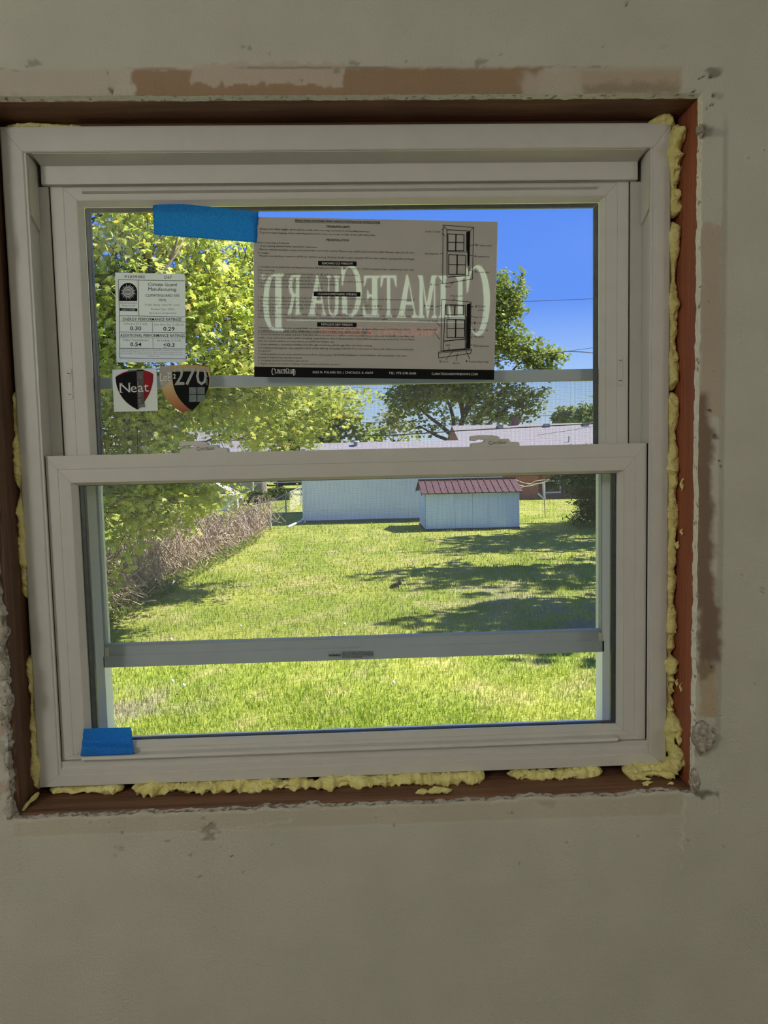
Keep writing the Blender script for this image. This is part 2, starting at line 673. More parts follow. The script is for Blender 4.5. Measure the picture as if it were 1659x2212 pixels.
slope_t = -0.006 * px        # the photo's top edge rises slightly to the right
slope_b = -0.034 * (px - 240)
SANDC, BROWN, RUST = (0.52, 0.42, 0.31), (0.36, 0.235, 0.14), (0.25, 0.155, 0.10)
# primed band of the old casing: top, right and bottom
band_t = inbox(px, py - slope_t, -200, 151, 1500, 215, 1.5)
paint(band_t, (0.56, 0.51, 0.44), 0.55)
rel += band_t * 0.0006
paint(inbox(jx, py - slope_t, -200, 152, 255, 215, 8), (0.56, 0.49, 0.42), 0.7)
paint(inbox(jx, py - slope_t + (nB - .5) * 8, 282, 152, 1165, 222, 4) , BROWN, 0.95)
paint(inbox(jx, jy - slope_t, 425, 140, 735, 186, 2), (0.57, 0.49, 0.40), 0.95)
paint(inbox(jx, jy - slope_t, 1130, 162, 1250, 222, 8), (0.57, 0.50, 0.42), 0.9)
paint(inbox(jx, py - slope_t, 1240, 158, 1478, 206, 9), SANDC, 0.9)
paint(inbox(jx, jy - slope_t, 1240, 186, 1470, 212, 9), (0.33, 0.26, 0.19), 0.7)
paint(inbox(px, py - slope_t, 1474, 150, 1500, 215, 2), WALLC)
edge_x = 1568 - (py - 200) * 0.012
band_r = inbox(px, py, 1500, 215, 1560, 1690, 3)
paint(sstep(-3, 0, -(np.abs(px - edge_x) - 4)) * sstep(230, 300, py) * (1 - sstep(1560, 1600, py)), (0.44, 0.43, 0.38), 0.8 )
rel += sstep(-2, 0, -(np.abs(px - edge_x) - 3)) * -0.0006 * sstep(230, 300, py)
paint(inbox(px + (nB - .5) * 14, jy, 1512, 486, 1560, 905, 4), (0.50, 0.41, 0.315), 0.85)
paint(inbox(px + (nA - .5) * 30 + (nB - .5) * 18 + np.clip(1100 - py, -330, 400) * 0.03, py, 1496, 850, 1543, 1430, 10), (0.225, 0.145, 0.10), 0.95)
paint(inbox(px + (nB - .5) * 10, jy, 1512, 1428, 1548, 1552, 4), (0.50, 0.39, 0.26), 0.9)
paint(inbox(px + (nB - .5) * 30, jy, 1508, 1380, 1536, 1470, 8), (0.22, 0.15, 0.10), 0.7)
# bottom band
band_b = inbox(px, py - slope_b + (nB - .5) * 5, 30, 1755, 1475, 1802, 2)
paint(band_b, (0.55, 0.50, 0.39), 0.6)
paint(inbox(px, py - slope_b, 30, 1800, 1475, 1804, 1.5), (0.66, 0.64, 0.57), 0.6)
# left band: bare paper and torn face
band_l = inbox(px, py, -400, 200, 40, 1760, 8)
paint(band_l * sstep(0.45, 0.6, nA), (0.52, 0.40, 0.31), 0.8)
paint(band_l * sstep(0.55, 0.62, nB), (0.36, 0.32, 0.27), 0.6)
rel += band_l * (nB - 0.5) * 0.004


def spot(x, y, r, c, depth=0.0, k=1.0, jit=0.5, asp=1.0):
    global rel
    d = np.hypot((px - x) / asp, py - y) * (1 + (nB - .5) * jit)
    m = 1 - sstep(r * 0.55, r * 1.15, d)
    paint(m, c, k)
    rel = rel + m * depth


HOLE = (0.03, 0.027, 0.022)
for (x, y, r) in ((1512, 169, 3), (1520, 166, 3), (1542, 206, 5), (1538, 226, 4), (1526, 233, 3), (1516, 221, 2.5), (1536, 165, 6), (1534, 887, 4), (1546, 943, 5),
                  (1500, 197, 4), (1555, 995, 3), (1556, 1008, 3), (500, 1850, 2)):
    spot(x, y, r, HOLE, 0.003)
spot(1545, 158, 13, (0.24, 0.23, 0.17), 0.0012, 0.85, 1.6, 1.4)
spot(1553, 208, 7, (0.40, 0.38, 0.32), 0.0, 0.7, 1.5, 1.6)
spot(1530, 283, 14, (0.24, 0.22, 0.18), 0.003, 0.9, 1.8, 1.6)
spot(1548, 287, 12, (0.36, 0.35, 0.32), 0.0, 0.6, 1.2, 1.8)
spot(1546, 946, 8, (0.20, 0.17, 0.13), 0.001, 0.8, 1.6, 1.5)
for (x, y, r, a) in ((70, 137, 7, 1.6), (58, 143, 5, 1), (540, 105, 6, 1), (525, 100, 4, 1), (770, 137, 7, 2.2), (1045, 131, 7, 2.2), (730, 154, 5, 1), (330, 158, 3, 1), (1437, 101, 4, 3)):
    spot(x, y, r, (0.30, 0.28, 0.24), 0.0008, 0.75, 2.4, a)
spot(450, 1795, 10, (0.33, 0.30, 0.25), 0.002, 0.85, 2.6, 1.8)
spot(262, 1833, 9, (0.40, 0.385, 0.34), 0.0, 0.7, 2.0, 0.8)
spot(958, 2040, 10, (0.42, 0.40, 0.36), 0.0, 0.6, 2.0, 1.0)
spot(1525, 1713, 8, (0.12, 0.11, 0.09), 0.0, 0.8, 1.5, 3.4)
spot(1180, 1735, 9, (0.36, 0.33, 0.27), 0.0, 0.5, 1.8, 2.6)
# hairline scuffs: white crack under the right corner, pencil lines
for k in range(26):
    spot(1478 - k * 0.35 + 4 * math.sin(k * 1.1), 1728 + k * 6, 3.2, (0.70, 0.68, 0.62), -0.0006, 0.75, 1.0)
for k in range(10):
    spot(40 + k * 0.4, 1770 + k * 12, 3, (0.42, 0.40, 0.35), 0.0, 0.6, 1.0)
for k in range(30):
    spot(455 + k * 6, 1796 - k * 0.75 + 2 * math.sin(k), 3, (0.68, 0.66, 0.60), -0.0005, 0.7, 1.0)
# dark torn line along the top of the casing scar
ln = np.abs(py - slope_t - 150 - (nB - .5) * 5)
paint((1 - sstep(0.8, 2.4, ln)) * inbox(px, py, -200, 100, 1310, 220, 20) * sstep(0.42, 0.55, nC), (0.28, 0.25, 0.20), 0.8)
rel += (nB - 0.5) * 0.0007
RP[:, 1] = rel + 0.0
RPm = RP.reshape(len(inn), NV, 3)
RPm[:, -1, 1] = 0.0
# the inner lip is a little rounded and crumbled
RPm[:, 0, 1] += 0.0006 + (nB.reshape(len(inn), NV)[:, 0]) * np.array([0.003, 0.0012, 0.0008, 0.004])[sid]
ring = mesh_np('casing_scar', RPm.reshape(-1, 3), grid_faces(len(inn), NV, True)[:, ::-1], M_wall, wall_front, col=colr)
tag(ring, 'bare brown and primer-white band left by the removed casing')

# broken gypsum edge of the opening
ne = 7
ys = np.linspace(0.0, 1.0, ne)
lipy = RPm[:, 0, 1]
ER = np.zeros((len(inn), ne, 3))
for j, q in enumerate(ys):
    off = (fbm(np.stack([inn[:, 0], np.full(len(inn), q * 0.02), inn[:, 1]], -1), 130, 77, 3) - 0.5) * np.array([0.005, 0.0022, 0.0014, 0.007])[sid]
    off = off * (0 if j == 0 else 1) * edge_fade
    push = np.array([0.0005, 0.0018, 0.0018, 0.0025])[sid] * q
    pt = inn_w + nrm2 * (off + push)[:, None]
    ER[:, j, 0] = pt[:, 0]
    ER[:, j, 2] = pt[:, 1]
    ER[:, j, 1] = lipy * (1 - q) + 0.0137 * q
EF = ER.reshape(-1, 3)
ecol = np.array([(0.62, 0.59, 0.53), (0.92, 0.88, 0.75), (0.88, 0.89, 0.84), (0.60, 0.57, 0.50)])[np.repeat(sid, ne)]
en = fbm(EF, 190, 5, 3)
thr = np.array([0.52, 0.68, 0.66, 0.54])[np.repeat(sid, ne)]
dm = sstep(thr, thr + 0.06, en)[:, None]
dm = dm * 0.8
ecol = ecol * (1 - dm) + np.array((0.16, 0.14, 0.115)) * dm
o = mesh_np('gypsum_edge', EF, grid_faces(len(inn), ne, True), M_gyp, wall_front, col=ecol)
tag(o, 'crumbling white gypsum edge of the cut drywall')

M_flake = mat('torn_gypsum', (0.58, 0.545, 0.475), 0.95, color2=(0.36, 0.33, 0.28), nscale=60, bump=0.5, bscale=150)
# plaster lump and torn flakes on the drywall edge
def lump(name, parent, centre, rad, seed, material, n=18, amp=0.5, freq=3.0, origin=None, squash=None):
    cx, cy, cz = centre
    vs = []
    for i in range(n + 1):
        th = math.pi * i / n
        for j in range(2 * n):
            ph = math.pi * j / n
            vs.append((math.sin(th) * math.cos(ph), math.sin(th) * math.sin(ph), math.cos(th)))
    D = np.array(vs)
    r = 1 + (fbm(D + seed * 3.7, freq, seed, 4) - 0.5) * 2 * amp
    V = D * r[:, None] * np.array(rad) + np.array(centre)
    return mesh_np(name, V, grid_faces(n + 1, 2 * n)[:, ::-1] if False else np.concatenate([grid_faces(n + 1, 2 * n),
                   np.stack([np.arange(n) * 2 * n + 2 * n - 1, (np.arange(n) + 1) * 2 * n + 2 * n - 1, (np.arange(n) + 1) * 2 * n, np.arange(n) * 2 * n], -1)]),
                   material, parent, origin=origin or centre, smooth=True)


c = at(1514, 1590, 0.0)
pl = lump('plaster_lump', wall_front, (c[0], -0.006, c[2]), (0.017, 0.012, 0.023), 4, M_plaster, amp=0.55, freq=2.4)
tag(pl, 'broken lump of white plaster sticking out of the wall edge')
c = at(1502, 1686, 0.0)
lump('plaster_lump', wall_front, (c[0], 0.003, c[2]), (0.007, 0.008, 0.018), 8, M_plaster, amp=0.6, freq=3)
c = at(1514, 281, 0.0)
lump('plaster_lump', wall_front, (c[0], 0.002, c[2]), (0.0055, 0.0045, 0.008), 12, M_plaster, amp=0.9, freq=2.2)
for (x, y, s) in ((6, 1410, 1.0), (12, 1450, 1.3), (18, 1500, 1.3), (8, 1545, 1.2), (24, 1640, 0.8), (26, 1745, 1.2)):
    c = at(x, y, 0.004)
    lump('torn_flake', wall_front, (c[0] - .004, 0.003, c[2]), (0.006 * s, 0.006, 0.013 * s), int(x + y), M_flake, amp=0.7, freq=2.5, n=12)

# outer wall of the house and the roof overhang that shades it
M_siding = mat('house_siding', (0.62, 0.60, 0.55), 0.7, noise=0.08, nscale=4)
ow = MB()
for (xa, xb, za, zb) in ((RX0 - 6, -0.53, GZ - .1, 2.75), (0.53, RX1 + 6, GZ - .1, 2.75), (-0.53, 0.53, GZ - .1, 0.955), (-0.53, 0.53, 2.045, 2.75)):
    ow.box(xa, xb, 0.10, 0.185, za, zb)
o = ow.build('wall_outside', M_siding)
tag(o, 'pale outer wall of the house around the window', 'wall', kind='structure')
ro = MB().box(RX0 - 6, RX1 + 6, -0.4, 0.80, 2.56, 2.75)
o = ro.build('roof_overhang', mat('soffit', (0.6, 0.6, 0.58), 0.8, noise=0.05))
tag(o, 'roof overhang shading the outside of the window wall', 'roof', kind='structure')

# rough wooden lining of the opening
WX0, WX1, WZ0, WZ1 = -0.5075, 0.5075, OZ0 + 0.0030, OZ1 - 0.0025
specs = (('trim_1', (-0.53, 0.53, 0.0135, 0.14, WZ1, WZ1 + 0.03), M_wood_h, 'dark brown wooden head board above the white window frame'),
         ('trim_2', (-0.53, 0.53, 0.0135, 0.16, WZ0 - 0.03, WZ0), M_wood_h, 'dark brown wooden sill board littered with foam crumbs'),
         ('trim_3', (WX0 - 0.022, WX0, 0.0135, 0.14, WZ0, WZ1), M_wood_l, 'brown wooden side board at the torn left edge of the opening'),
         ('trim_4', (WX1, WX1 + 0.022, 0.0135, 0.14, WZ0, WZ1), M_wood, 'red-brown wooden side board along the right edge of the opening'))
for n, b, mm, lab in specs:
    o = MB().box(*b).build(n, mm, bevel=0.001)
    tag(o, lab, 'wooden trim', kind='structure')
# second, deeper board seen above the frame head
o = MB().box(-0.5, 0.5, 0.085, 0.14, WZ1 - 0.010, WZ1).build('trim_5', M_wood_h)
tag(o, 'thin dark stop strip under the wooden head board', 'wooden trim', kind='structure')

# ------------------------------------------------------------------ the window
win = empty('window_1', (0, 0.10, 1.0))
tag(win, 'new white vinyl double-hung window set into the rough opening', 'window', kind='structure')

FX0, FX1, FZ0, FZ1 = -0.5005, 0.4925, 1.0055, 1.9997
FP = [(0.0, 0.068), (0.05, 0.068), (0.05, 0.0705), (0.085, 0.0705), (0.085, 0.065), (0.955, 0.065), (1.0, 0.0665), (1.0, 0.150), (0.0, 0.150)]
mitred((FX0, FX1, FZ0, FZ1), (0.0325, 0.028, 0.019, 0.037), FP, win, M_vinyl, ('head_jamb', 'sill_frame', 'side_jamb', 'side_jamb'))
IX0, IX1, IZ0, IZ1 = FX0 + .0325, FX1 - .028, FZ0 + .019, FZ1 - .037     # inside the frame
# head liner
m = MB().prism_yz([(0.0685, IZ1 + .001), (0.0685, IZ1 - 0.0010), (0.080, IZ1 - 0.003), (0.100, 1.9552), (0.100, 1.9285), (0.146, 1.9285), (0.146, IZ1 + .001)], IX0 + 0.0105, IX1 - 0.0105)
m.build('head_liner', M_vinyl, win, bevel=0.0006)
# tracks beside the upper sash
for s, xa, xb in ((-1, IX0, -0.4512), (1, 0.4460, IX1)):
    MB().box(xa, xb, 0.1085, 0.1495, IZ0, IZ1 - .0345).build('sash_track', M_vinyl, win, bevel=0.0006)
    # thin bright lip at the front of the track
    xi = xa if s < 0 else xb
    MB().box(min(xi, xi - s * 0.0032), max(xi, xi - s * 0.0032), 0.0668, 0.0715, IZ0, IZ1).build('track_lip', M_vinyl, win, bevel=0.0005)
# slanted covers at the top of the tracks
for s, xi in ((-1, IX0), (1, IX1)):
    th = 0.0042
    zt = IZ1 - 0.001
    v = []
    for x in (xi, xi - s * th):
        v += [(x, 0.072, zt), (x, 0.072, 1.8765), (x, 0.104, 1.8610), (x, 0.104, zt)]
    mb = MB()
    mb.add(v, [(0, 1, 2, 3), (7, 6, 5, 4), (0, 4, 5, 1), (1, 5, 6, 2), (2, 6, 7, 3), (3, 7, 4, 0)])
    fix_normals(mb.build('track_cover', M_vinyl, win, bevel=0.0004))
# sill step below the lower sash
MB().prism_yz([(0.0665, IZ0 - .001), (0.0665, 1.0330), (0.0700, 1.0345), (0.0700, 1.0440), (0.146, 1.0440), (0.146, IZ0 - .001)], IX0 + .001, IX1 - .001).build('sill_step', M_vinyl, win, bevel=0.0006)
# outer stop with the screen channel
EP = [(0.0, 0.1505), (1.0, 0.1505), (1.0, 0.186), (0.0, 0.186)]
mitred((-0.5295, 0.5295, 0.9560, 2.0440), (0.1120, 0.1140, 0.084, 0.132), EP, win, M_vinyl_out, ('outer_stop', 'outer_stop', 'outer_stop', 'outer_stop'))


def sash(name, outer, widths, y, bead, sp, glaze, label, groove_top=True):
    s = empty(name, ((outer[0] + outer[1]) / 2, y, outer[2]), win)
    tag(s, label)
    x0, x1, z0, z1 = outer
    wl, wr, wb, wt = widths
    prof = [(0.0, y + .0006), (0.02, y), (0.50, y), (0.515, y + .0007), (0.53, y), (1.0, y), (1.0, y + .030), (0.0, y + .030)]
    mitred(outer, widths, prof, s, M_vinyl, ('top_rail', 'bottom_rail', 'stile', 'stile'))
    i1 = (x0 + wl, x1 - wr, z0 + wb, z1 - wt)
    bp = [(0.0, y + .0004), (0.15, y), (1.0, y + .0085), (1.0, y + .0100), (0.0, y + .0100)]
    mitred(i1, bead, bp, s, M_vinyl, ('glazing_bead',) * 4)
    i2 = (i1[0] + bead[0], i1[1] - bead[1], i1[2] + bead[2], i1[3] - bead[3])
    spf = [(0.0, y + .0120), (0.8, y + .0120), (0.8, y + .0130), (1.0, y + .0130), (1.0, y + .0190), (0.0, y + .0190)]
    mitred(i2, sp, spf, s, M_spacer, ('spacer',) * 4)
    for gy in (y + glaze, y + .0262):
        MB().add([(i2[0] - .004, gy, i2[2] - .004), (i2[1] + .004, gy, i2[2] - .004), (i2[1] + .004, gy, i2[3] + .004), (i2[0] - .004, gy, i2[3] + .004)],
                 [(0, 1, 2, 3)]).build('pane', M_glass, s)
    return s, i1


upper, ui = sash('upper_sash', (-0.4490, 0.4437, 1.4735, 1.9470), (0.0385, 0.0360, 0.026, 0.0384), 0.1100, (0.0085, 0.0085, 0.0085, 0.0085), (0.0075, 0.0068, 0.005, 0.0060), 0.0115,
                 'upper sash with the sheet, label and stickers on its glass')
lower, li = sash('lower_sash', (-0.4655, 0.4612, 1.0450, 1.5205), (0.0353, 0.0356, 0.0150, 0.0408), 0.0750, (0.0090, 0.0090, 0.0090, 0.0055), (0.0090, 0.0075, 0.0026, 0.0008), 0.0115,
                 'lower sash looking out through the insect screen')
# dark strips added to paint the shade in the gaps beside the sashes
for xa, xb, ya, za, zb_ in ((-0.4512, -0.4490, 0.1130, 1.45, 1.93), (0.4437, 0.4460, 0.1130, 1.45, 1.93), (-0.4680, -0.4655, 0.0790, 1.046, 1.520), (0.4612, 0.4645, 0.0790, 1.046, 1.520)):
    MB().box(xa, xb, ya, ya + .006, za, zb_).build('gap_shade_strip', M_dark, win)
# finger pulls
MB().prism_yz([(0.110, 1.9235), (0.105, 1.9235), (0.1035, 1.9195), (0.110, 1.9170)], -0.4000, 0.3920).build('finger_pull', M_vinyl, upper, bevel=0.0004)
MB().prism_yz([(0.0752, 1.0545), (0.0630, 1.0535), (0.0615, 1.0490), (0.0640, 1.0460), (0.0752, 1.0458)], -0.4310, 0.4120).build('lift_rail', M_vinyl, lower, bevel=0.0005)

# vent latches on the upper stiles
for lx, ly in ((150, 829), (1340, 800)):
    c = at(lx, ly, 0.1092)
    w, h = 0.0045, 0.0245
    pts = [(c[0] + w * math.cos(a), c[2] + (h - w) * (1 if math.sin(a) >= 0 else -1) + w * math.sin(a)) for a in np.linspace(0, 2 * math.pi, 17)[:-1]]
    la = MB().prism_xz(pts, 0.1088, 0.1105).build('vent_latch', M_vinyl, upper, bevel=0.0004)
    fix_normals(la)
    MB().prism_xz([(c[0] - .0022, c[2] + .0035), (c[0] + .0022, c[2] + .0035), (c[0] + .0022, c[2] + .0145), (c[0] - .0022, c[2] + .0145)], 0.1078, 0.1090).build('latch_button', M_vinyl, upper, bevel=0.0005)
    for dz in (0.0155, -0.0165):
        MB().box(c[0] - .0024, c[0] + .0024, 0.1085, 0.1091, c[2] + dz, c[2] + dz + .0009).build('latch_slot', M_dark, upper)


def sash_lock(shift_px, shift_py):
    conv = crop_conv(1000 + shift_px, 920 + shift_py, 11.85)

    def P2(pts, Y):
        q = conv(np.array(pts, float), Y)
        return [(a[0], a[2]) for a in q]
    base = [(225, 560), (225, 460), (270, 435), (545, 415), (600, 345), (1180, 325), (1215, 410), (1420, 408), (1455, 450), (1455, 560)]
    b = MB().prism_xz(P2(base, 0.080), 0.080, 0.102).build('lock_base', M_vinyl, lower, bevel=0.0012)
    fix_normals(b)
    lever = [(205, 375), (215, 255), (400, 237), (740, 235), (900, 262), (945, 300), (945, 345), (600, 360), (480, 345), (400, 345), (330, 378)]
    l2 = MB().prism_xz(P2(lever, 0.092), 0.092, 0.112).build('lock_lever', M_vinyl, lower, bevel=0.0012)
    fix_normals(l2)
    t = MB()
    put_text(t, 'C', (660, 488), (735, 486), 108, 0.0797, conv)
    put_text(t, 'LIMATE', (735, 472), (925, 468), 66, 0.0797, conv)
    put_text(t, 'G', (920, 468), (985, 466), 92, 0.0797, conv)
    put_text(t, 'UARD', (985, 464), (1115, 460), 70, 0.0797, conv)
    t.build('lock_lettering', M_ink_olive, lower)


sash_lock(0, 0)
sash_lock(-631, 13)

# insect screen outside
scr = empty('insect_screen', (0, 0.154, 1.17), win)
tag(scr, 'half-height insect screen pulled part-way up outside the sashes')
SX0, SX1 = -0.4135, 0.4130
MB().prism_yz([(0.1515, 1.2060), (0.1545, 1.2075), (0.166, 1.2075), (0.166, 1.1695), (0.1505, 1.1695), (0.1505, 1.1890), (0.1535, 1.1910), (0.1535, 1.2050)], SX0 - 0.006, SX1 + 0.006).build('screen_rail', M_screenframe, scr, bevel=0.0006)
MB().box(SX0 - .006, SX1 + .006, 0.1515, 0.166, 1.6255, 1.6445).build('screen_rail', M_screenframe, scr, bevel=0.0012)
for xa, xb in ((SX0 - .008, SX0), (SX1, SX1 + .008)):
    MB().box(xa, xb, 0.1515, 0.166, 1.2075, 1.6255).build('screen_stile', M_screenframe, scr, bevel=0.0008)
for xa, xb in ((SX0 - .002, SX0 + .004), (SX1 - .004, SX1 + .002)):
    MB().box(xa, xb, 0.1485, 0.152, 1.189, 1.203).build('screen_clip', mat('clip_plastic', (0.75, 0.70, 0.55), 0.5, noise=0.05), scr, bevel=0.0006)
wires = MB()
wr = 0.00013
x = SX0 + 0.001
while x < SX1:
    wires.box(x - wr, x + wr, 0.1590, 0.1590 + 2 * wr, 1.2070, 1.6260)
    x += 0.0021
z = 1.2085
while z < 1.6255:
    wires.box(SX0, SX1, 0.15925, 0.15925 + 2 * wr, z - wr, z + wr)
    z += 0.0017
o = wires.build('screen_mesh', M_wire, scr)
tag(o, 'fine grey woven wire mesh', kind='stuff')

# ------------------------------------------------------------------ foam around the frame
def foam_strip(name, path, w, d, seed, label, nu=None, nv=20, amp=0.7, freq=60, group='spray foam around the frame'):
    """lumpy bead along path [(x,y,z)]; w half-height across, d half-depth"""
    path = np.array(path, float)
    seg = np.r_[0, np.cumsum(np.linalg.norm(np.diff(path, axis=0), axis=1))]
    L = seg[-1]
    nu = nu or max(24, int(L / 0.0017))
    s = np.linspace(0, L, nu)
    C = np.stack([np.interp(s, seg, path[:, k]) for k in range(3)], -1)
    T = np.gradient(C, axis=0)
    T /= np.linalg.norm(T, axis=1)[:, None]
    A = np.array([0, 1.0, 0])
    B = np.cross(T, A)
    B /= np.linalg.norm(B, axis=1)[:, None]
    ang = np.linspace(0, 2 * math.pi, nv, endpoint=False)
    ends = np.clip(np.minimum(s, L - s) / 0.012, 0, 1) ** 0.5
    ca, sa = np.cos(ang)[None, :, None], np.sin(ang)[None, :, None]
    V = C[:, None, :] + ends[:, None, None] * (ca * w * B[:, None, :] + sa * d * A)
    Nn = fbm(V, freq * 1.6, seed, 4)
    N2 = vnoise(V, freq * 0.5, seed + 9)
    rid = 1 - np.abs(vnoise(V, freq * 1.1, seed + 23) * 2 - 1)          # creases between lobes
    k = 1 + ((Nn - 0.5) * 1.5 + (N2 - 0.5) * 1.7 + (rid ** 3 - 0.25) * 0.7) * amp
    V = C[:, None, :] + ends[:, None, None] * k[..., None] * (ca * w * B[:, None, :] + sa * d * A)
    F = grid_faces(nu, nv + 1)
    Vw = np.concatenate([V, V[:, :1]], axis=1).reshape(-1, 3)
    o = mesh_np(name, Vw, F, M_foam, origin=tuple(path[len(path) // 2]), smooth=True)
    tag(o, label, 'foam', group)
    return o


def wp(px_, py_, Y):
    q = at(px_, py_, Y)
    return (q[0], q[1], q[2])


xr = (FX1 + WX1) / 2
xl = (FX0 + WX0) / 2
zb = (FZ0 + WZ0) / 2
zt = (FZ1 + WZ1) / 2
foam_strip('spray_foam', [(xr - .004, 0.062, 1.994), (xr - .002, 0.066, 1.965), (xr, 0.074, 1.93), (xr, 0.078, 1.862)], 0.0092, 0.017, 1, 'fat yellow foam bead in the top right corner of the gap', amp=0.8)
foam_strip('spray_foam', [(xr - .001, 0.082, 1.858), (xr - .001, 0.080, 1.735), (xr - .001, 0.080, 1.60)], 0.0082, 0.017, 2, 'yellow foam bead beside the frame, level with the printed sheet', amp=0.55)
foam_strip('spray_foam', [(xr - .001, 0.081, 1.60), (xr - .001, 0.080, 1.40), (xr - .001, 0.080, 1.18)], 0.0080, 0.016, 3, 'long yellow foam bead beside the frame, level with the lower sash', amp=0.6)
foam_strip('spray_foam', [(xr - .001, 0.080, 1.185), (xr - .001, 0.078, 1.10), (xr - .001, 0.072, 1.02)], 0.0085, 0.020, 4, 'rough bulging yellow foam low in the gap at right', amp=0.9)
foam_strip('spray_foam', [(0.420, 0.066, zb - .000), (0.455, 0.060, zb + .001), (0.492, 0.052, zb + .004), (xr + .002, 0.050, 1.02), (xr, 0.06, 1.045)], 0.0085, 0.020, 5, 'big folded lump of yellow foam in the bottom right corner', amp=0.9)
foam_strip('spray_foam', [(-0.36, 0.074, zb - .001), (-0.1, 0.068, zb - .001), (0.13, 0.068, zb - .001), (0.20, 0.074, zb - .001)], 0.0070, 0.013, 6, 'long ragged foam bead hanging under the bottom of the frame', amp=1.0, freq=80)
foam_strip('spray_foam', [(0.235, 0.074, zb - .001), (0.33, 0.070, zb - .001), (0.39, 0.072, zb - .001)], 0.0075, 0.013, 7, 'short foam bead under the frame, nearer the right corner', amp=0.9, freq=80)
foam_strip('spray_foam', [(-0.49, 0.080, zb - .001), (-0.43, 0.078, zb - .001), (-0.372, 0.078, zb - .001)], 0.0065, 0.012, 8, 'dull foam bead under the frame in the bottom left corner', amp=0.7)
foam_strip('spray_foam', [(xl + .0005, 0.080, 1.215), (xl + .0005, 0.078, 1.10), (xl, 0.076, 1.00)], 0.0060, 0.014, 9, 'shaded foam bead low in the gap at left', amp=0.6)
foam_strip('spray_foam', [(xl + .0005, 0.082, 1.62), (xl + .0005, 0.080, 1.45), (xl + .0005, 0.082, 1.30)], 0.0055, 0.014, 10, 'shaded foam bead in the gap left of the meeting rail', amp=0.6)
foam_strip('spray_foam', [(-0.497, 0.082, FZ1 + .003), (-0.43, 0.082, FZ1 + .0035), (-0.385, 0.084, FZ1 + .003)], 0.0050, 0.010, 13, 'thin foam strip above the left end of the frame', amp=0.5)
foam_strip('spray_foam', [(0.46, 0.075, FZ1 + .003), (0.485, 0.072, FZ1 + .004), (0.500, 0.072, 1.995)], 0.0065, 0.010, 14, 'foam scrap curled over the top right frame corner', amp=0.8)
foam_strip('spray_foam', [wp(45, 1757, .022), wp(60, 1735, .03), wp(85, 1712, .06)], 0.0040, 0.005, 15, 'foam finger lying in the bottom left corner of the sill', amp=0.5)
for k, (x, y, Y, w, ln_, rot, lab) in enumerate((
        (950, 1716, .024, .0052, .019, 4, 'thick curled foam scrap in the middle of the wooden sill'),
        (912, 1716, .024, .0034, .011, -8, 'small foam scrap just left of the curled one on the sill'),
        (955, 1706, .032, .0024, .018, -4, 'flat foam sliver lying behind the curled scrap'),
        (1398, 1680, .040, .0030, .008, 10, 'foam crumb on the sill below the right sash stile'),
        (1400, 1692, .030, .0024, .010, -5, 'flat foam crumb on the sill close to the corner'),
        (1396, 1704, .020, .0034, .005, 0, 'foam crumb at the front edge of the sill near the corner'),
        (1450, 1701, .022, .0028, .006, 0, 'foam crumb in the front right corner of the sill'),
        (830, 1697, .058, .0030, .006, 40, 'tiny foam curl under the middle of the frame'))):
    z0_ = WZ0 + w * 0.75
    cpt = at(x, y, Y)
    foam_strip('foam_scrap', [(cpt[0] - ln_, Y, z0_), (cpt[0] - ln_ * .3, Y + .002, z0_ + w * .4), (cpt[0] + ln_ * .4, Y, z0_ + w * .4), (cpt[0] + ln_, Y + .003, z0_)], w, w, 30 + k, lab, nu=22, nv=10, amp=0.7, freq=150, group='foam scraps on the sill')
for k, (x, y, w, ln_, lab) in enumerate(((1478, 1595, .0038, .014, 'foam squiggle stuck on the red-brown side board low down'),
                                        (1467, 1475, .0026, .007, 'torn foam wisp on the side board above the squiggle'),
                                        (1489, 1485, .0018, .009, 'thin foam drip at the edge of the side board'),
                                        (1474, 1150, .0026, .006, 'foam fleck on the side board level with the shed'),
                                        (1472, 1048, .0028, .011, 'pale foam smear on the side board below the meeting rail'),
                                        (1468, 1178, .0034, .007, 'foam blob in the gap just below the fleck'))):
    Y = 0.045 if x > 1470 else 0.058
    cpt = at(x, y, Y)
    xx = WX1 - w * 0.7
    foam_strip('foam_scrap', [(xx, Y - .002, cpt[2] + ln_), (xx - w * .5, Y + .003, cpt[2] + ln_ * .3), (xx - w * .2, Y - .001, cpt[2] - ln_ * .4), (xx, Y + .004, cpt[2] - ln_)], w, w * .8, 50 + k, lab, nu=22, nv=10, amp=0.7, freq=150, group='foam scraps on the side board')

# ------------------------------------------------------------------ printed things on the glass
GLY = 0.1215                       # room face of the upper pane
c3 = crop_conv(540, 440, 3.0164)   # units used while measuring the sheet
c6 = crop_conv(880, 470, 6.143)
c4 = crop_conv(180, 420, 4.1475)


def arc(cx, cy, rx, ry, a0, a1, n):
    return [(cx + rx * math.cos(math.radians(a)), cy + ry * math.sin(math.radians(a))) for a in np.linspace(a0, a1, n)]


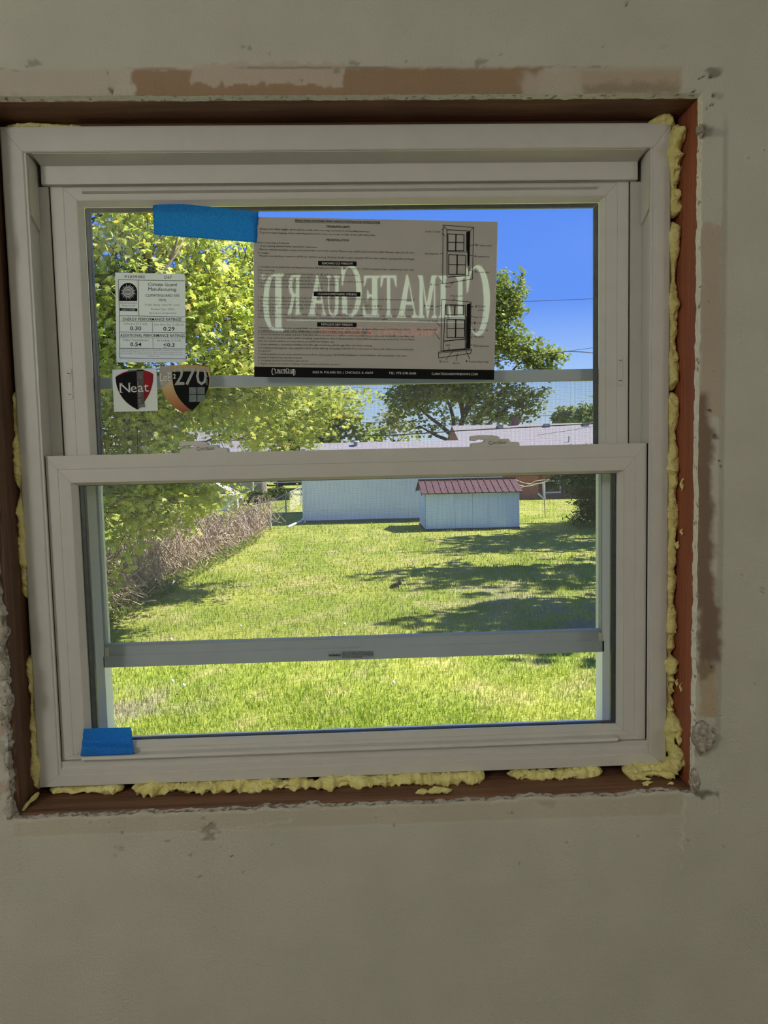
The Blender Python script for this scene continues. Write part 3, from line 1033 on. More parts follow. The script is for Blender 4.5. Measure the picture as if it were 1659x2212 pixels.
GLYPH = {
    'I': [[(0, 0), (1, 0), (1, .04), (.78, .08), (.78, .92), (1, .96), (1, 1), (0, 1), (0, .96), (.22, .92), (.22, .08), (0, .04)]],
    'L': [[(0, 0), (.95, 0), (1, .34), (.94, .34), (.80, .06), (.50, .05), (.42, .08), (.42, .92), (.57, .96), (.57, 1), (0, 1), (0, .96), (.14, .92), (.14, .08), (0, .04)]],
    'T': [[(.3, 0), (.7, 0), (.7, .04), (.60, .08), (.60, .94), (.80, .93), (.94, .72), (1, .72), (.98, 1), (.02, 1), (0, .72), (.06, .72), (.2, .93), (.40, .94), (.40, .08), (.3, .04)]],
    'E': [[(0, 0), (.96, 0), (1, .3), (.94, .3), (.8, .06), (.46, .06), (.46, .48), (.62, .48), (.7, .38), (.75, .38), (.75, .66), (.7, .66), (.62, .55), (.46, .55), (.46, .94), (.76, .94), (.88, .74), (.94, .74), (.92, 1), (0, 1), (0, .96), (.14, .92), (.14, .08), (0, .04)]],
    'M': [[(0, 0), (.28, 0), (.28, .04), (.17, .08), (.17, .75), (.47, 0), (.52, 0), (.74, .74), (.74, .08), (.66, .04), (.66, 0), (1, 0), (1, .04), (.92, .08), (.92, .92), (1, .96), (1, 1), (.76, 1), (.54, .34), (.28, 1), (0, 1), (0, .96), (.10, .92), (.10, .08), (0, .04)]],
    'U': [[(0, 1), (0, .96), (.1, .92), (.1, .22), (.18, .06), (.38, 0), (.6, 0), (.8, .06), (.88, .22), (.88, .92), (1, .96), (1, 1), (.68, 1), (.68, .96), (.8, .92), (.8, .24), (.7, .1), (.55, .06), (.42, .1), (.36, .24), (.36, .92), (.46, .96), (.46, 1)]],
    'A': [[(0, 0), (.28, 0), (.28, .04), (.18, .08), (.25, .30), (.57, .30), (.65, .08), (.56, .04), (.56, 0), (1, 0), (1, .04), (.92, .08), (.55, 1), (.47, 1), (.09, .08), (0, .04)], [(.28, .37), (.55, .37), (.42, .78)]],
    'R': [[(0, 0), (.46, 0), (.46, .04), (.36, .08), (.36, .46), (.44, .46), (.75, 0), (1, 0), (1, .04), (.94, .08), (.66, .48), (.84, .56), (.92, .72), (.86, .9), (.66, 1), (0, 1), (0, .96), (.1, .92), (.1, .08), (0, .04)], [(.36, .54), (.5, .54), (.62, .62), (.66, .74), (.61, .88), (.5, .93), (.36, .93)]],
    'D': [[(0, 0), (0, .03), (.12, .06), (.12, .94), (0, .97), (0, 1), (.45, 1), (.72, .95), (.93, .78), (1, .5), (.93, .22), (.72, .05), (.45, 0)], [(.42, .05), (.58, .08), (.70, .25), (.74, .5), (.70, .75), (.58, .92), (.42, .95)]],
    'C': [arc(.5, .5, .5, .5, 62, 300, 22) + [(.97, .24), (.93, .25)] + arc(.60, .5, .34, .455, 308, 52, 20) + [(.91, .62), (.96, .60), (1, .97), (.96, .97), (.90, .90)]],
    'G': [arc(.5, .5, .5, .5, 62, 290, 22) + [(.96, .08), (.96, .40), (1.0, .44), (1.0, .47), (.66, .47), (.66, .44), (.72, .40), (.72, .08)] + arc(.60, .5, .34, .455, 280, 52, 20) + [(.91, .62), (.96, .60), (1, .97), (.96, .97), (.90, .90)]],
}


def glyph(ch, xl_, xr_, ytop, ybot, mirror=True, slope=0.0):
    loops = []
    for lp in GLYPH[ch]:
        q = []
        for u, v in lp:
            uu = 1 - u if mirror else u
            x_ = xl_ + uu * (xr_ - xl_)
            q.append((x_, ybot + (ytop - ybot) * v))
        loops.append(q)
    return loops


holes = []
for ch, a, b, t_, bt in (('D', 85, 222, 455, 832), ('R', 245, 330, 465, 728), ('A', 372, 505, 462, 732), ('U', 470, 566, 470, 735), ('G', 594, 728, 402, 738),
                         ('E', 734, 846, 470, 738), ('T', 850, 956, 468, 740), ('A', 958, 1092, 464, 744), ('M', 1094, 1219, 468, 746), ('I', 1229, 1288, 470, 746),
                         ('L', 1291, 1400, 472, 748), ('C', 1406, 1564, 400, 864)):
    if ch == 'U':
        a, b = 500, 586
    if ch == 'A' and a == 372:
        a, b = 378, 498
    holes += glyph(ch, a, b, t_, bt)
holes += [[(240, 757), (1395, 773), (1395, 777), (240, 761)]]
holes += [[(86 + 15 * math.cos(t), 477 + 21 * math.sin(t)) for t in np.linspace(0, 2 * math.pi, 20)[:-1]],
          [(86 + 11 * math.cos(t), 477 + 16 * math.sin(t)) for t in np.linspace(0, 2 * math.pi, 20)[:-1]]]
holes += [[(81, 486), (81, 470), (88, 468), (88, 486)]]


def text_loops(body, res=3):
    cu = bpy.data.curves.new('lettering', 'FONT')
    cu.body = body
    cu.resolution_u = res
    o_ = bpy.data.objects.new('lettering', cu)
    COL.objects.link(o_)
    dg = bpy.context.evaluated_depsgraph_get()
    ev = o_.evaluated_get(dg)
    c_ = ev.to_curve(dg)
    loops = []
    for sp in c_.splines:
        pts = []
        bpn = sp.bezier_points
        for i in range(len(bpn)):
            p, q = bpn[i], bpn[(i + 1) % len(bpn)]
            P0, P1, P2, P3 = (np.array(v_[:2]) for v_ in (p.co, p.handle_right, q.handle_left, q.co))
            straight = np.linalg.norm(np.cross(P1 - P0, P3 - P0)) < 1e-4 and np.linalg.norm(np.cross(P2 - P0, P3 - P0)) < 1e-4
            for k in range(1 if straight else res):
                t = k / (1 if straight else res)
                pts.append((1 - t) ** 3 * P0 + 3 * t * (1 - t) ** 2 * P1 + 3 * t * t * (1 - t) * P2 + t ** 3 * P3)
        if len(pts) > 2:
            loops.append(np.array(pts))
    ev.to_curve_clear()
    bpy.data.objects.remove(o_)
    bpy.data.curves.remove(cu)
    return loops


tl = text_loops('WINDOWS & DOORS')
if tl:
    allp = np.concatenate(tl)
    mn, mxx = allp.min(0), allp.max(0)
    for lp in tl:
        u = (lp[:, 0] - mn[0]) / (mxx[0] - mn[0])
        v = (lp[:, 1] - mn[1]) / (mxx[1] - mn[1])
        holes.append([(1236 - uu * 780, 862 - vv * 58 + (1 - uu) * 4) for uu, vv in zip(u, v)])

SHEET_C = [(22, 85), (1615, 118), (1590, 1148), (28, 1128)]


def filled(loops, conv, Y):
    """fill nested outlines (holes included) and return vertices and triangles"""
    cu = bpy.data.curves.new('outline', 'CURVE')
    cu.dimensions = '2D'
    cu.fill_mode = 'BOTH'
    for lp in loops:
        sp = cu.splines.new('POLY')
        sp.points.add(len(lp) - 1)
        for p, q in zip(sp.points, lp):
            p.co = (q[0] * 0.01, -q[1] * 0.01, 0, 1)
        sp.use_cyclic_u = True
    o_ = bpy.data.objects.new('outline', cu)
    COL.objects.link(o_)
    dg = bpy.context.evaluated_depsgraph_get()
    ev = o_.evaluated_get(dg)
    me = ev.to_mesh()
    V = np.zeros(len(me.vertices) * 3)
    me.vertices.foreach_get('co', V)
    V = V.reshape(-1, 3)[:, :2] * np.array([100, -100])
    F = [tuple(p.vertices) for p in me.polygons]
    ev.to_mesh_clear()
    bpy.data.objects.remove(o_)
    bpy.data.curves.remove(cu)
    return conv(V, Y), F


sc_ = c3(np.array([(800, 620)]), GLY)[0]
sheet = empty('instruction_sheet', (sc_[0], GLY - .001, c3(np.array([(800, 1140)]), GLY)[0][2]))
tag(sheet, 'grey printed installation sheet taped to the upper pane, mirrored lettering showing through', 'paper sheet')
m = MB()
V = c3(np.array(SHEET_C, float), GLY - .0016)
m.add(V, [(3, 2, 1, 0)])
m.build('paper', M_paper, sheet)
m = MB()
V, F = filled([SHEET_C] + holes, c3, GLY - .0011)
m.add(V, F)
o = m.build('reverse_print', M_backprint, sheet)
tag(o, 'dark print on the outer side with clear mirrored lettering')
m = MB()
V = c3(np.array([(440, 790), (1250, 800), (1250, 875), (440, 865)], float), GLY - .0008)
m.add(V, [(3, 2, 1, 0)])
mrf, nt, b = mat_new('red_clear_film')
nt.nodes.remove(b)
tb = nt.nodes.new('ShaderNodeBsdfTransparent')
tb.inputs[0].default_value = (0.95, 0.26, 0.23, 1)
nt.links.new(tb.outputs[0], nt.nodes['Material Output'].inputs[0])
tag(m.build('red_film', mrf, sheet), 'red ink film behind the mirrored lettering')

INK = GLY - .0021
ink = MB()
black = MB()
white = MB()


def bodyline(x0, y0, x1, s, cap=11, off=0.0):
    sl = 0.026 - 0.016 * (y0 - 100) / 950
    put_text(ink, s, (x0, y0), (x1, y0 + (x1 - x0) * sl), cap, INK, c3, res=1, offset=off)


def headline(x0, y0, x1, s, cap=13):
    sl = 0.022 - 0.014 * (y0 - 100) / 950
    put_text(ink, s, (x0, y0), (x1, y0 + (x1 - x0) * sl), cap, INK, c3, res=2, offset=0.018)


headline(293, 116, 848, 'SINGLE HUNG OR DOUBLE HUNG WINDOW INSTALLATION INSTRUCTIONS')
put_line(ink, (293, 121), (848, 131), 1.8, INK, c3)
headline(495, 155, 650, 'TIPS/HELPFUL HINTS')
headline(498, 242, 642, 'PRE-INSTALLATION')
for a in (
        (52, 168, 783, '\u2022 Always wear safety goggles, gloves and face mask while removing old windows and installing new ones.'),
        (52, 192, 818, '\u2022 To prevent paint chipping, before removing painted inside stops, score paint at edge of stop with utility knife.'),
        (52, 258, 256, 'Before removing old window:'),
        (52, 279, 440, '\u2022 Check existing window frame opening for squareness.'),
        (52, 302, 1070, '\u2022 Measure window opening to ensure you ordered the correct size window. Measure top, middle and bottom for width. Measure right and left sides'),
        (52, 325, 125, 'for height.'),
        (52, 344, 1075, '\u2022 Measure new window to ensure it will fit into window opening. Window should be approximately 1/4" less than smallest opening width and height.'),
        (52, 415, 1068, '1. Carefully remove inside trim, molding and/or Stops (A) with broad chisel, and save for later use. Cut/score painted edge, so paint won\'t chip away'),
        (52, 437, 160, 'when removing.'),
        (52, 458, 708, '2. Remove old sash and spring balances from Lower sash (B) and sash to remove from frame.'),
        (52, 480, 590, '3. Remove Parting stops (C) on top and side to allow removal of upper sash (D).'),
        (52, 501, 745, '4. If existing window is fitted with aluminum tracks, remove securing fasteners, both sashes and track.'),
        (52, 522, 570, '5. Remove and existing weight pocket panel. Remove panel and weights.'),
        (52, 545, 475, '6. Remove weight pulleys (E). Remove window from opening.'),
        (52, 614, 1072, '1. Window should be shipped closed and locked. If not, then close and lock sashes. Set new window in opening to check all correct measurements. If'),
        (52, 636, 412, 'everything is correct, remove window from opening.'),
        (52, 658, 862, '2. Fill empty weight cavities with fiberglass insulation. Do not compact insulation in cavity, leave it fluffy/loosely filled.'),
        (52, 680, 1068, '3. Apply a quality caulk bead to inside edge of Outside blind stops (F) and along the top of the opening\'s header. Also apply caulk bead to outside'),
        (52, 700, 172, 'edge of sill (G).'),
        (52, 722, 1045, '4. If needed, place head expander on top of window with caulk along side surface. A layer of insulation between head expander and new window'),
        (52, 744, 900, 'frame may be added if needed. Expander leg also may be easily trimmed with utility knife to accommodate various heights.'),
        (52, 812, 1045, '1. From inside, set window into opening (make sure sashes are locked) and butt exterior frame up against blind stops. CAUTION: DO NOT'),
        (52, 834, 790, 'CUT/REMOVE PLASTIC BAND UNTIL WINDOW IS COMPLETELY SHIMMED AND INSTALLED IN OPENING.'),
        (52, 856, 1070, '2. Check the window for plumb and level. Add shims where necessary. It is highly recommended that shims be placed at the middle of the frame and'),
        (52, 878, 1072, 'middle of top and bottom sashes and/or mounting screw holes on sides of window frame. Holes will be located at top and bottom of both frame'),
        (52, 899, 552, 'sides (on oversize window, you may want to pre-drill holes in frame top).'),
        (52, 921, 797, '3. Secure window to opening by installing screw through screw holes and through shims into frame opening.'),
        (52, 943, 1065, '4. If installing head expander, raise expander until it is flush with top of opening. Drill pilot holes and secure to frame with small screws at lowest part'),
        (52, 963, 140, 'of expander.'),
        (52, 985, 1022, '5. Install insulation around entire window between frame and opening. CAUTION: Installing too much insulation and compacting it may cause'),
        (52, 1006, 342, 'window to bow and not operate properly.'),
        (52, 1026, 382, '6. Cut plastic band around window and remove.'),
        (52, 1047, 590, '7. Replace inside stops and/or moldings. Unlock window and check operation.')):
    bodyline(*a)
put_line(ink, (52, 838), (790, 848), 1.5, INK, c3)
for x0, x1, y0, y1, s in ((444, 694, 373, 402, 'REMOVING OLD WINDOW'), (415, 720, 572, 602, 'CLEANING/PREPARING OPENING'), (438, 694, 772, 800, 'INSTALLING NEW WINDOW')):
    put_poly(black, [(x0, y0), (x1, y0 + 4), (x1, y1 + 4), (x0, y1)], INK, c3)
    put_text(white, s, (x0 + 26, y1 - 7), (x1 - 24, y1 - 4), 14, INK - .0003, c3, offset=0.012)
put_poly(black, [(27, 1062), (1592, 1084), (1590, 1148), (28, 1128)], INK, c3)
for ch, a, b, t_, bt in (('C', 140, 162, 1071, 1116), ('L', 162, 174, 1078, 1106), ('I', 176, 182, 1078, 1106), ('M', 184, 198, 1078, 1107), ('A', 197, 212, 1078, 1107), ('T', 210, 222, 1078, 1107), ('E', 222, 234, 1078, 1107),
                         ('G', 233, 250, 1072, 1108), ('U', 250, 262, 1079, 1108), ('A', 260, 274, 1079, 1109), ('R', 272, 284, 1079, 1109), ('D', 280, 296, 1077, 1120)):
    Vv, Ff = filled(glyph(ch, a, b, t_, bt, mirror=False), c3, INK - .0003)
    white.add(Vv, Ff)
put_text(white, '2622 N. PULASKI RD. | CHICAGO, IL 60639', (407, 1104), (802, 1109), 14, INK - .0003, c3, offset=.008)
put_text(white, 'TEL: 773-278-3600', (903, 1110), (1082, 1113), 14, INK - .0003, c3, offset=.008)
put_text(white, 'CLIMATEGUARDWINDOWS.COM', (1183, 1115), (1483, 1118), 14, INK - .0003, c3, offset=.008)


def L6(pts, w=6, close=False):
    q = list(pts) + ([pts[0]] if close else [])
    for a, b in zip(q[:-1], q[1:]):
        put_line(ink, a, b, w, INK, c6)


# the two drawn windows
L6([(475, 100), (880, 132), (862, 815), (468, 880)], 7, True)
L6([(525, 160), (830, 180), (815, 770), (525, 790)], 9, True)
L6([(475, 100), (525, 160)], 5)
L6([(880, 132), (830, 180)], 5)
for (xa, ya, xb, yb) in ((538, 215, 752, 440), (548, 490, 775, 755)):
    L6([(xa, ya), (xb, ya + 12), (xb - 4, yb), (xa, yb)], 9, True)
    L6([((xa + xb) / 2, ya), ((xa + xb) / 2 - 4, yb)], 14)
    L6([(xa, (ya + yb) / 2), (xb, (ya + yb) / 2 + 4)], 9)
L6([(535, 450), (800, 458), (800, 600)], 6)
put_poly(black, [(782, 190), (826, 184), (818, 640), (800, 640), (800, 455), (782, 440)], INK, c6)
L6([(440, 830), (470, 880), (865, 815), (862, 770)], 6)
L6([(455, 1085), (845, 1120), (830, 1740), (445, 1770)], 7, True)
L6([(505, 1150), (770, 1165), (768, 1740), (475, 1765)], 8, True)
for (xa, ya, xb, yb) in ((512, 1165, 750, 1290), (525, 1350, 760, 1590)):
    L6([(xa, ya), (xb, ya + 8), (xb - 4, yb), (xa, yb)], 9, True)
    L6([((xa + xb) / 2, ya), ((xa + xb) / 2 - 4, yb)], 14)
L6([(525, 1470), (758, 1470)], 9)
L6([(485, 1640), (780, 1610)], 10)
L6([(490, 1330), (785, 1320), (780, 1610)], 6)
put_poly(black, [(790, 1150), (838, 1135), (828, 1735), (775, 1735), (785, 1610)], INK, c6)
L6([(415, 1785), (855, 1745), (840, 1800), (415, 1865)], 7, True)
L6([(415, 1800), (845, 1760)], 5)
for a, b in (((455, 165), (510, 130)), ((460, 205), (500, 240)), ((430, 480), (470, 480)), ((780, 385), (890, 362)), ((825, 505), (875, 505)), ((830, 700), (870, 712)), ((440, 880), (470, 865)),
             ((585, 890), (610, 845)), ((600, 1110), (630, 1070)), ((370, 1190), (460, 1160)), ((800, 1190), (880, 1182)), ((845, 1300), (870, 1318)), ((850, 1405), (870, 1395)), ((820, 1480), (865, 1485)),
             ((390, 1400), (440, 1440)), ((360, 1520), (430, 1620)), ((830, 1690), (865, 1690)), ((560, 1750), (540, 1720)), ((510, 1885), (605, 1770)), ((645, 1900), (668, 1805)), ((830, 1880), (775, 1760)), ((830, 1600), (860, 1580))):
    put_line(ink, a, b, 6, INK, c6)
for s, x0, y0, x1, cap, off in (('Inside Casings', 240, 195, 440, 22, 0), ('D', 908, 380, 936, 28, .02), ('Upper sash', 955, 380, 1112, 22, 0), ('Meeting rails', 235, 488, 412, 22, 0), ('A', 890, 525, 918, 28, .02), ('Inside stop', 935, 527, 1085, 22, 0),
                                ('B', 895, 730, 918, 26, .02), ('Lower sash', 932, 734, 1088, 22, 0), ('G', 300, 900, 328, 26, .02), ('Stool', 350, 898, 412, 22, 0), ('Apron', 495, 925, 578, 22, 0), ('Head jamb', 580, 1048, 735, 22, 0),
                                ('F', 222, 1185, 240, 24, .02), ('Weight', 262, 1180, 352, 20, 0), ('pulleys', 262, 1228, 352, 20, 0), ('E', 905, 1190, 928, 26, .02), ('Weight', 940, 1188, 1040, 20, 0), ('pulley', 940, 1236, 1025, 20, 0),
                                ('Sash cord', 885, 1332, 1020, 22, 0), ('Lower sash weight', 155, 1380, 410, 22, 0), ('B', 885, 1410, 908, 26, .02), ('Lower sash', 922, 1408, 1072, 22, 0), ('A', 878, 1500, 906, 28, .02), ('Inside stop', 922, 1500, 1072, 22, 0),
                                ('Upper sash weight', 125, 1494, 385, 22, 0), ('Side jamb', 872, 1590, 1015, 22, 0), ('C', 875, 1712, 902, 28, .02), ('Parting stop', 915, 1714, 1082, 22, 0), ('Sill', 512, 1704, 560, 22, 0), ('G', 422, 1922, 450, 26, .02), ('Stool', 466, 1922, 538, 22, 0),
                                ('Apron', 600, 1940, 690, 22, 0), ('F', 778, 1920, 800, 26, .02), ('Outside blind stop', 815, 1922, 1078, 22, 0)):
    put_text(ink, s, (x0, y0), (x1, y0 + (x1 - x0) * 0.012), cap, INK, c6, res=1, offset=off)
tag(ink.build('printed_text', M_ink, sheet), 'black printed instructions and drawn window diagrams', kind='stuff')
tag(black.build('heading_bars', M_ink, sheet), 'black heading bars and footer')
tag(white.build('white_lettering', M_white_ink, sheet), 'white lettering on the black bars', kind='stuff')

# rating label
lab = empty('rating_label', tuple(c4(np.array([(600, 1505)]), GLY - .001)[0]))
tag(lab, 'white energy rating label with black figures on the upper pane', 'label')
m = MB()
put_poly(m, [(285, 700), (905, 712), (912, 740), (917, 1505), (297, 1505)], GLY - .0012, c4)
m.build('paper', M_label, lab)
LK = GLY - .0016
tb_, tg_ = MB(), MB()
for a, b, w in (((312, 764), (908, 774), 4), ((312, 764), (324, 1090), 4), ((490, 768), (497, 1088), 4), ((322, 1086), (912, 1098), 4), ((322, 1086), (326, 1464), 4), ((326, 1136), (912, 1142), 2.5), ((618, 1142), (622, 1234), 2.5),
                ((322, 1232), (914, 1240), 4), ((326, 1282), (914, 1288), 2.5), ((622, 1288), (624, 1378), 2.5), ((326, 1378), (914, 1384), 4), ((326, 1464), (916, 1474), 4)):
    put_line(tb_, a, b, w, LK, c4)
for s, p0, p1, cap, off in (('P1039382', (372, 750), (552, 752), 26, 0), ('D67', (727, 754), (793, 755), 26, 0), ('Climate Guard', (580, 820), (836, 823), 30, 0), ('Manufacturing', (582, 862), (832, 866), 30, 0),
                            ('CLIMATEGUARD 550', (556, 916), (860, 918), 24, 0), ('VINYL', (672, 956), (745, 958), 22, 0),
                            ('ENERGY PERFORMANCE RATINGS', (354, 1130), (878, 1134), 26, .008), ('0.30', (418, 1215), (519, 1217), 34, .010), ('0.29', (716, 1221), (817, 1222), 34, .010),
                            ('ADDITIONAL PERFORMANCE RATINGS', (330, 1274), (908, 1279), 26, .008), ('0.54', (420, 1360), (520, 1361), 34, .010), ('<0.3', (718, 1364), (817, 1365), 34, .010)):
    put_text(tb_, s, p0, p1, cap, LK, c4, offset=off)
put_line(tb_, (720, 1371), (742, 1371), 4, LK, c4)
for s, p0, p1, cap in (('Double Glazing : Argon Fill : Low E', (553, 995), (862, 998), 16), ('Product Type: VSDH', (608, 1036), (816, 1038), 18), ('RSC-A-16-00128-00001', (595, 1073), (828, 1074), 18),
                       ('U-Factor (U.S./I-P)', (364, 1168), (570, 1170), 19), ('Solar Heat Gain Coefficient', (632, 1173), (902, 1175), 17), ('Visible Transmittance', (354, 1312), (586, 1314), 19), ('Air Leakage (U.S./I-P)', (660, 1316), (876, 1318), 18),
                       ('National Fenestration', (326, 978), (482, 980), 15), ('Rating Council\u00ae', (350, 1001), (470, 1003), 15),
                       ('Manufacturer stipulates that these ratings conform to applicable NFRC procedures for determining whole', (334, 1396), (890, 1403), 9),
                       ('product performance. NFRC ratings are determined for a fixed set of environmental conditions and a specific', (334, 1413), (890, 1420), 9),
                       ('product size. NFRC does not recommend any product and does not warrant the suitability of any product.', (334, 1430), (890, 1437), 9), ('www.nfrc.org', (574, 1452), (676, 1454), 10)):
    put_text(tg_, s, p0, p1, cap, LK, c4, res=1)
# sun emblem: dark arch, white rays and ring
emb, emw = MB(), MB()
put_poly(emb, [(322, 955), (322, 870)] + [(402 + 80 * math.cos(t), 872 - 80 * math.sin(t)) for t in np.linspace(math.pi, 0, 20)] + [(482, 870), (482, 955)], LK, c4)
put_poly(emb, [(326, 1018), (484, 1022), (484, 1046), (326, 1042)], LK, c4)
for k in range(24):
    t = 2 * math.pi * k / 24
    r1 = 74 if k % 2 else 64
    ca_, sa_ = math.cos(t), math.sin(t)
    put_poly(emw, [(402 + 40 * ca_ - 6 * sa_, 874 + 40 * sa_ + 6 * ca_), (402 + r1 * ca_, 874 + r1 * sa_), (402 + 40 * ca_ + 6 * sa_, 874 + 40 * sa_ - 6 * ca_)], LK - .0003, c4)
put_poly(emw, [(402 + 42 * math.cos(t), 874 + 42 * math.sin(t)) for t in np.linspace(0, 2 * math.pi, 25)[:-1]], LK - .0003, c4)
put_text(emw, 'CERTIFIED', (342, 1040), (466, 1042), 17, LK - .0003, c4)
emr = MB()
put_poly(emr, [(402 + 35 * math.cos(t), 874 + 35 * math.sin(t)) for t in np.linspace(0, 2 * math.pi, 25)[:-1]], LK - .0005, c4)
put_poly(emw, [(402 + 32 * math.cos(t), 874 + 32 * math.sin(t)) for t in np.linspace(0, 2 * math.pi, 25)[:-1]], LK - .0007, c4)
put_text(emb, 'NFRC', (376, 882), (429, 882), 16, LK - .0010, c4, offset=.01)
tag(tb_.build('printed_text', M_ink, lab), kind='stuff')
tag(tg_.build('small_print', M_ink_grey, lab), kind='stuff')
emb.build('emblem', M_ink, lab)
emw.build('emblem_rays', M_label, lab)
emr.build('emblem_ring', M_ink, lab)

# shield sticker on a white square
SK = GLY - .0012
neat = empty('shield_sticker', tuple(c4(np.array([(460, 1945)]), SK)[0]))
tag(neat, 'white square sticker with a red and black shield', 'sticker')
m = MB()
put_poly(m, [(258, 1570), (655, 1556), (668, 1938), (275, 1948)], SK, c4)
m.build('paper', M_label, neat)


def curve(p0, p1, p2, n=10):
    p0, p1, p2 = map(np.array, (p0, p1, p2))
    return [tuple((1 - t) ** 2 * p0 + 2 * t * (1 - t) * p1 + t * t * p2) for t in np.linspace(0, 1, n)]


m = MB()
put_poly(m, curve((290, 1632), (370, 1575), (470, 1572)) + curve((540, 1575), (600, 1585), (628, 1612)) + curve((626, 1660), (610, 1810), (490, 1920)) + curve((485, 1928), (300, 1840), (288, 1645)), SK - .0004, c4)
m.build('shield', mat('shield_red', (0.34, 0.022, 0.028), 0.6, spec=0.1, noise=0.2, nscale=60), neat)
m = MB()
put_poly(m, curve((290, 1640), (370, 1588), (480, 1580)) + [(487, 1930)] + curve((486, 1928), (305, 1840), (290, 1650)), SK - .0008, c4)
m.build('shield_half', M_ink, neat)
m = MB()
put_poly(m, [(476, 1572), (540, 1572), (548, 1882), (490, 1925)], SK - .0011, c4)
m.build('shield_bar', mat('shield_bar_brown', (0.060, 0.035, 0.028), 0.4, noise=0.1), neat)
m = MB()
put_poly(m, [(400, 1570), (540, 1566), (540, 1580), (400, 1584)], SK - .0011, c4)
M_tab = mat('shield_tab_green', (0.12, 0.17, 0.14), 0.4, noise=0.1)
m.build('shield_tab', M_tab, neat)
m = MB()
put_poly(m, [(500, 1880), (550, 1875), (552, 1905), (500, 1906)], SK - .0014, c4)
m.build('shield_tab', M_tab, neat)
m = MB()
put_text(m, 'N', (326, 1775), (420, 1772), 86, SK - .0018, c4)
put_text(m, 'eat', (425, 1774), (588, 1766), 84, SK - .0018, c4)
for x0_, x1_, y_ in ((326, 352, 1774), (402, 424, 1692), (326, 350, 1692)):
    put_line(m, (x0_, y_), (x1_, y_), 6, SK - .0018, c4)
m.build('lettering', M_white_ink, neat)
m = MB()
for ch, y_ in (('G', 1647), ('L', 1712), ('S', 1812), ('S', 1868)):
    put_text(m, ch, (486, y_), (522 if ch != 'L' else 512, y_), 34, SK - .0016, c4)
m.build('bar_lettering', mat('grey_lettering', (0.26, 0.23, 0.2), 0.5, noise=0.05), neat)

# second shield sticker, gold and black
loe = empty('shield_sticker', tuple(c4(np.array([(905, 1955)]), SK)[0]))
tag(loe, 'gold and orange shield sticker with a black inner shield and silver figures', 'sticker')
gold = MB()
outl = curve((682, 1545), (800, 1528), (900, 1528)) + curve((1000, 1528), (1090, 1535), (1128, 1550)) + curve((1140, 1680), (1110, 1830), (900, 1958)) + curve((890, 1955), (700, 1860), (682, 1640))
put_poly(gold, outl, SK, c4)
m2, nt, b = mat_new('gold_gradient_print')
tc = nt.nodes.new('ShaderNodeTexCoord')
sp_ = nt.nodes.new('ShaderNodeSeparateXYZ')
mr = nt.nodes.new('ShaderNodeMapRange')
mr.inputs['From Min'].default_value = 0.0
mr.inputs['From Max'].default_value = 0.075
rp = nt.nodes.new('ShaderNodeValToRGB')
rp.color_ramp.elements[0].color = (0.30, 0.035, 0.012, 1)
rp.color_ramp.elements[1].color = (0.52, 0.33, 0.12, 1)
e_ = rp.color_ramp.elements.new(0.30)
e_.color = (0.50, 0.22, 0.05, 1)
e_ = rp.color_ramp.elements.new(0.62)
e_.color = (0.62, 0.48, 0.22, 1)
nt.links.new(tc.outputs['Object'], sp_.inputs[0])
nt.links.new(sp_.outputs['Z'], mr.inputs['Value'])
nt.links.new(mr.outputs[0], rp.inputs[0])
nt.links.new(rp.outputs[0], b.inputs['Base Color'])
b.inputs['Roughness'].default_value = 0.4
gold.build('shield', m2, loe)
m = MB()
put_poly(m, [(682, 1545)] + curve((700, 1543), (740, 1535), (798, 1530), 5) + [(798, 1655)] + curve((798, 1660), (720, 1720), (700, 1745), 5) + [(684, 1640)], SK - .0003, c4)
m.build('pale_corner', M_white_ink if False else mat('pale_print', (0.42, 0.40, 0.35), 0.5, noise=0.1), loe)
m = MB()
put_poly(m, curve((796, 1590), (960, 1580), (1112, 1592)) + curve((1130, 1650), (1130, 1800), (975, 1938)) + curve((970, 1935), (800, 1820), (798, 1640)), SK - .0006, c4)
m.build('inner_shield', M_ink, loe)
m = MB()
silver = mat('silver_print', (0.40, 0.44, 0.43), 0.35, noise=0.15, nscale=120)
put_text(m, '2', (818, 1706), (906, 1704), 156, SK - .0012, c4, offset=.01)
put_text(m, '7', (905, 1704), (1010, 1704), 148, SK - .0012, c4, offset=.005)
put_text(m, '0', (1010, 1706), (1108, 1706), 160, SK - .0012, c4, offset=.005)
m.build('figures', silver, loe)
m = MB()
put_text(m, 'LoE', (686, 1674), (786, 1673), 72, SK - .0012, c4, offset=.02)
put_line(m, (746, 1598), (784, 1598), 6, SK - .0012, c4)
put_text(m, '2', (806, 1648), (828, 1648), 38, SK - .0012, c4, offset=.02)
m.build('lettering', M_white_ink, loe)
m = MB()
for (x0_, y0_) in ((948, 1728), (1022, 1726), (948, 1796), (1022, 1796)):
    put_poly(m, [(x0_, y0_), (x0_ + 66, y0_), (x0_ + 66, y0_ + 62), (x0_, y0_ + 62)], SK - .0012, c4)
m.build('window_symbol', mat('symbol_green', (0.16, 0.21, 0.20), 0.4, noise=0.2, nscale=150), loe)
m = MB()
for k, ch in enumerate('GLASS'):
    put_text(m, ch, (1098, 1636 + k * 17), (1114, 1636 + k * 17), 13, SK - .0012, c4)
m.build('edge_lettering', silver, loe)

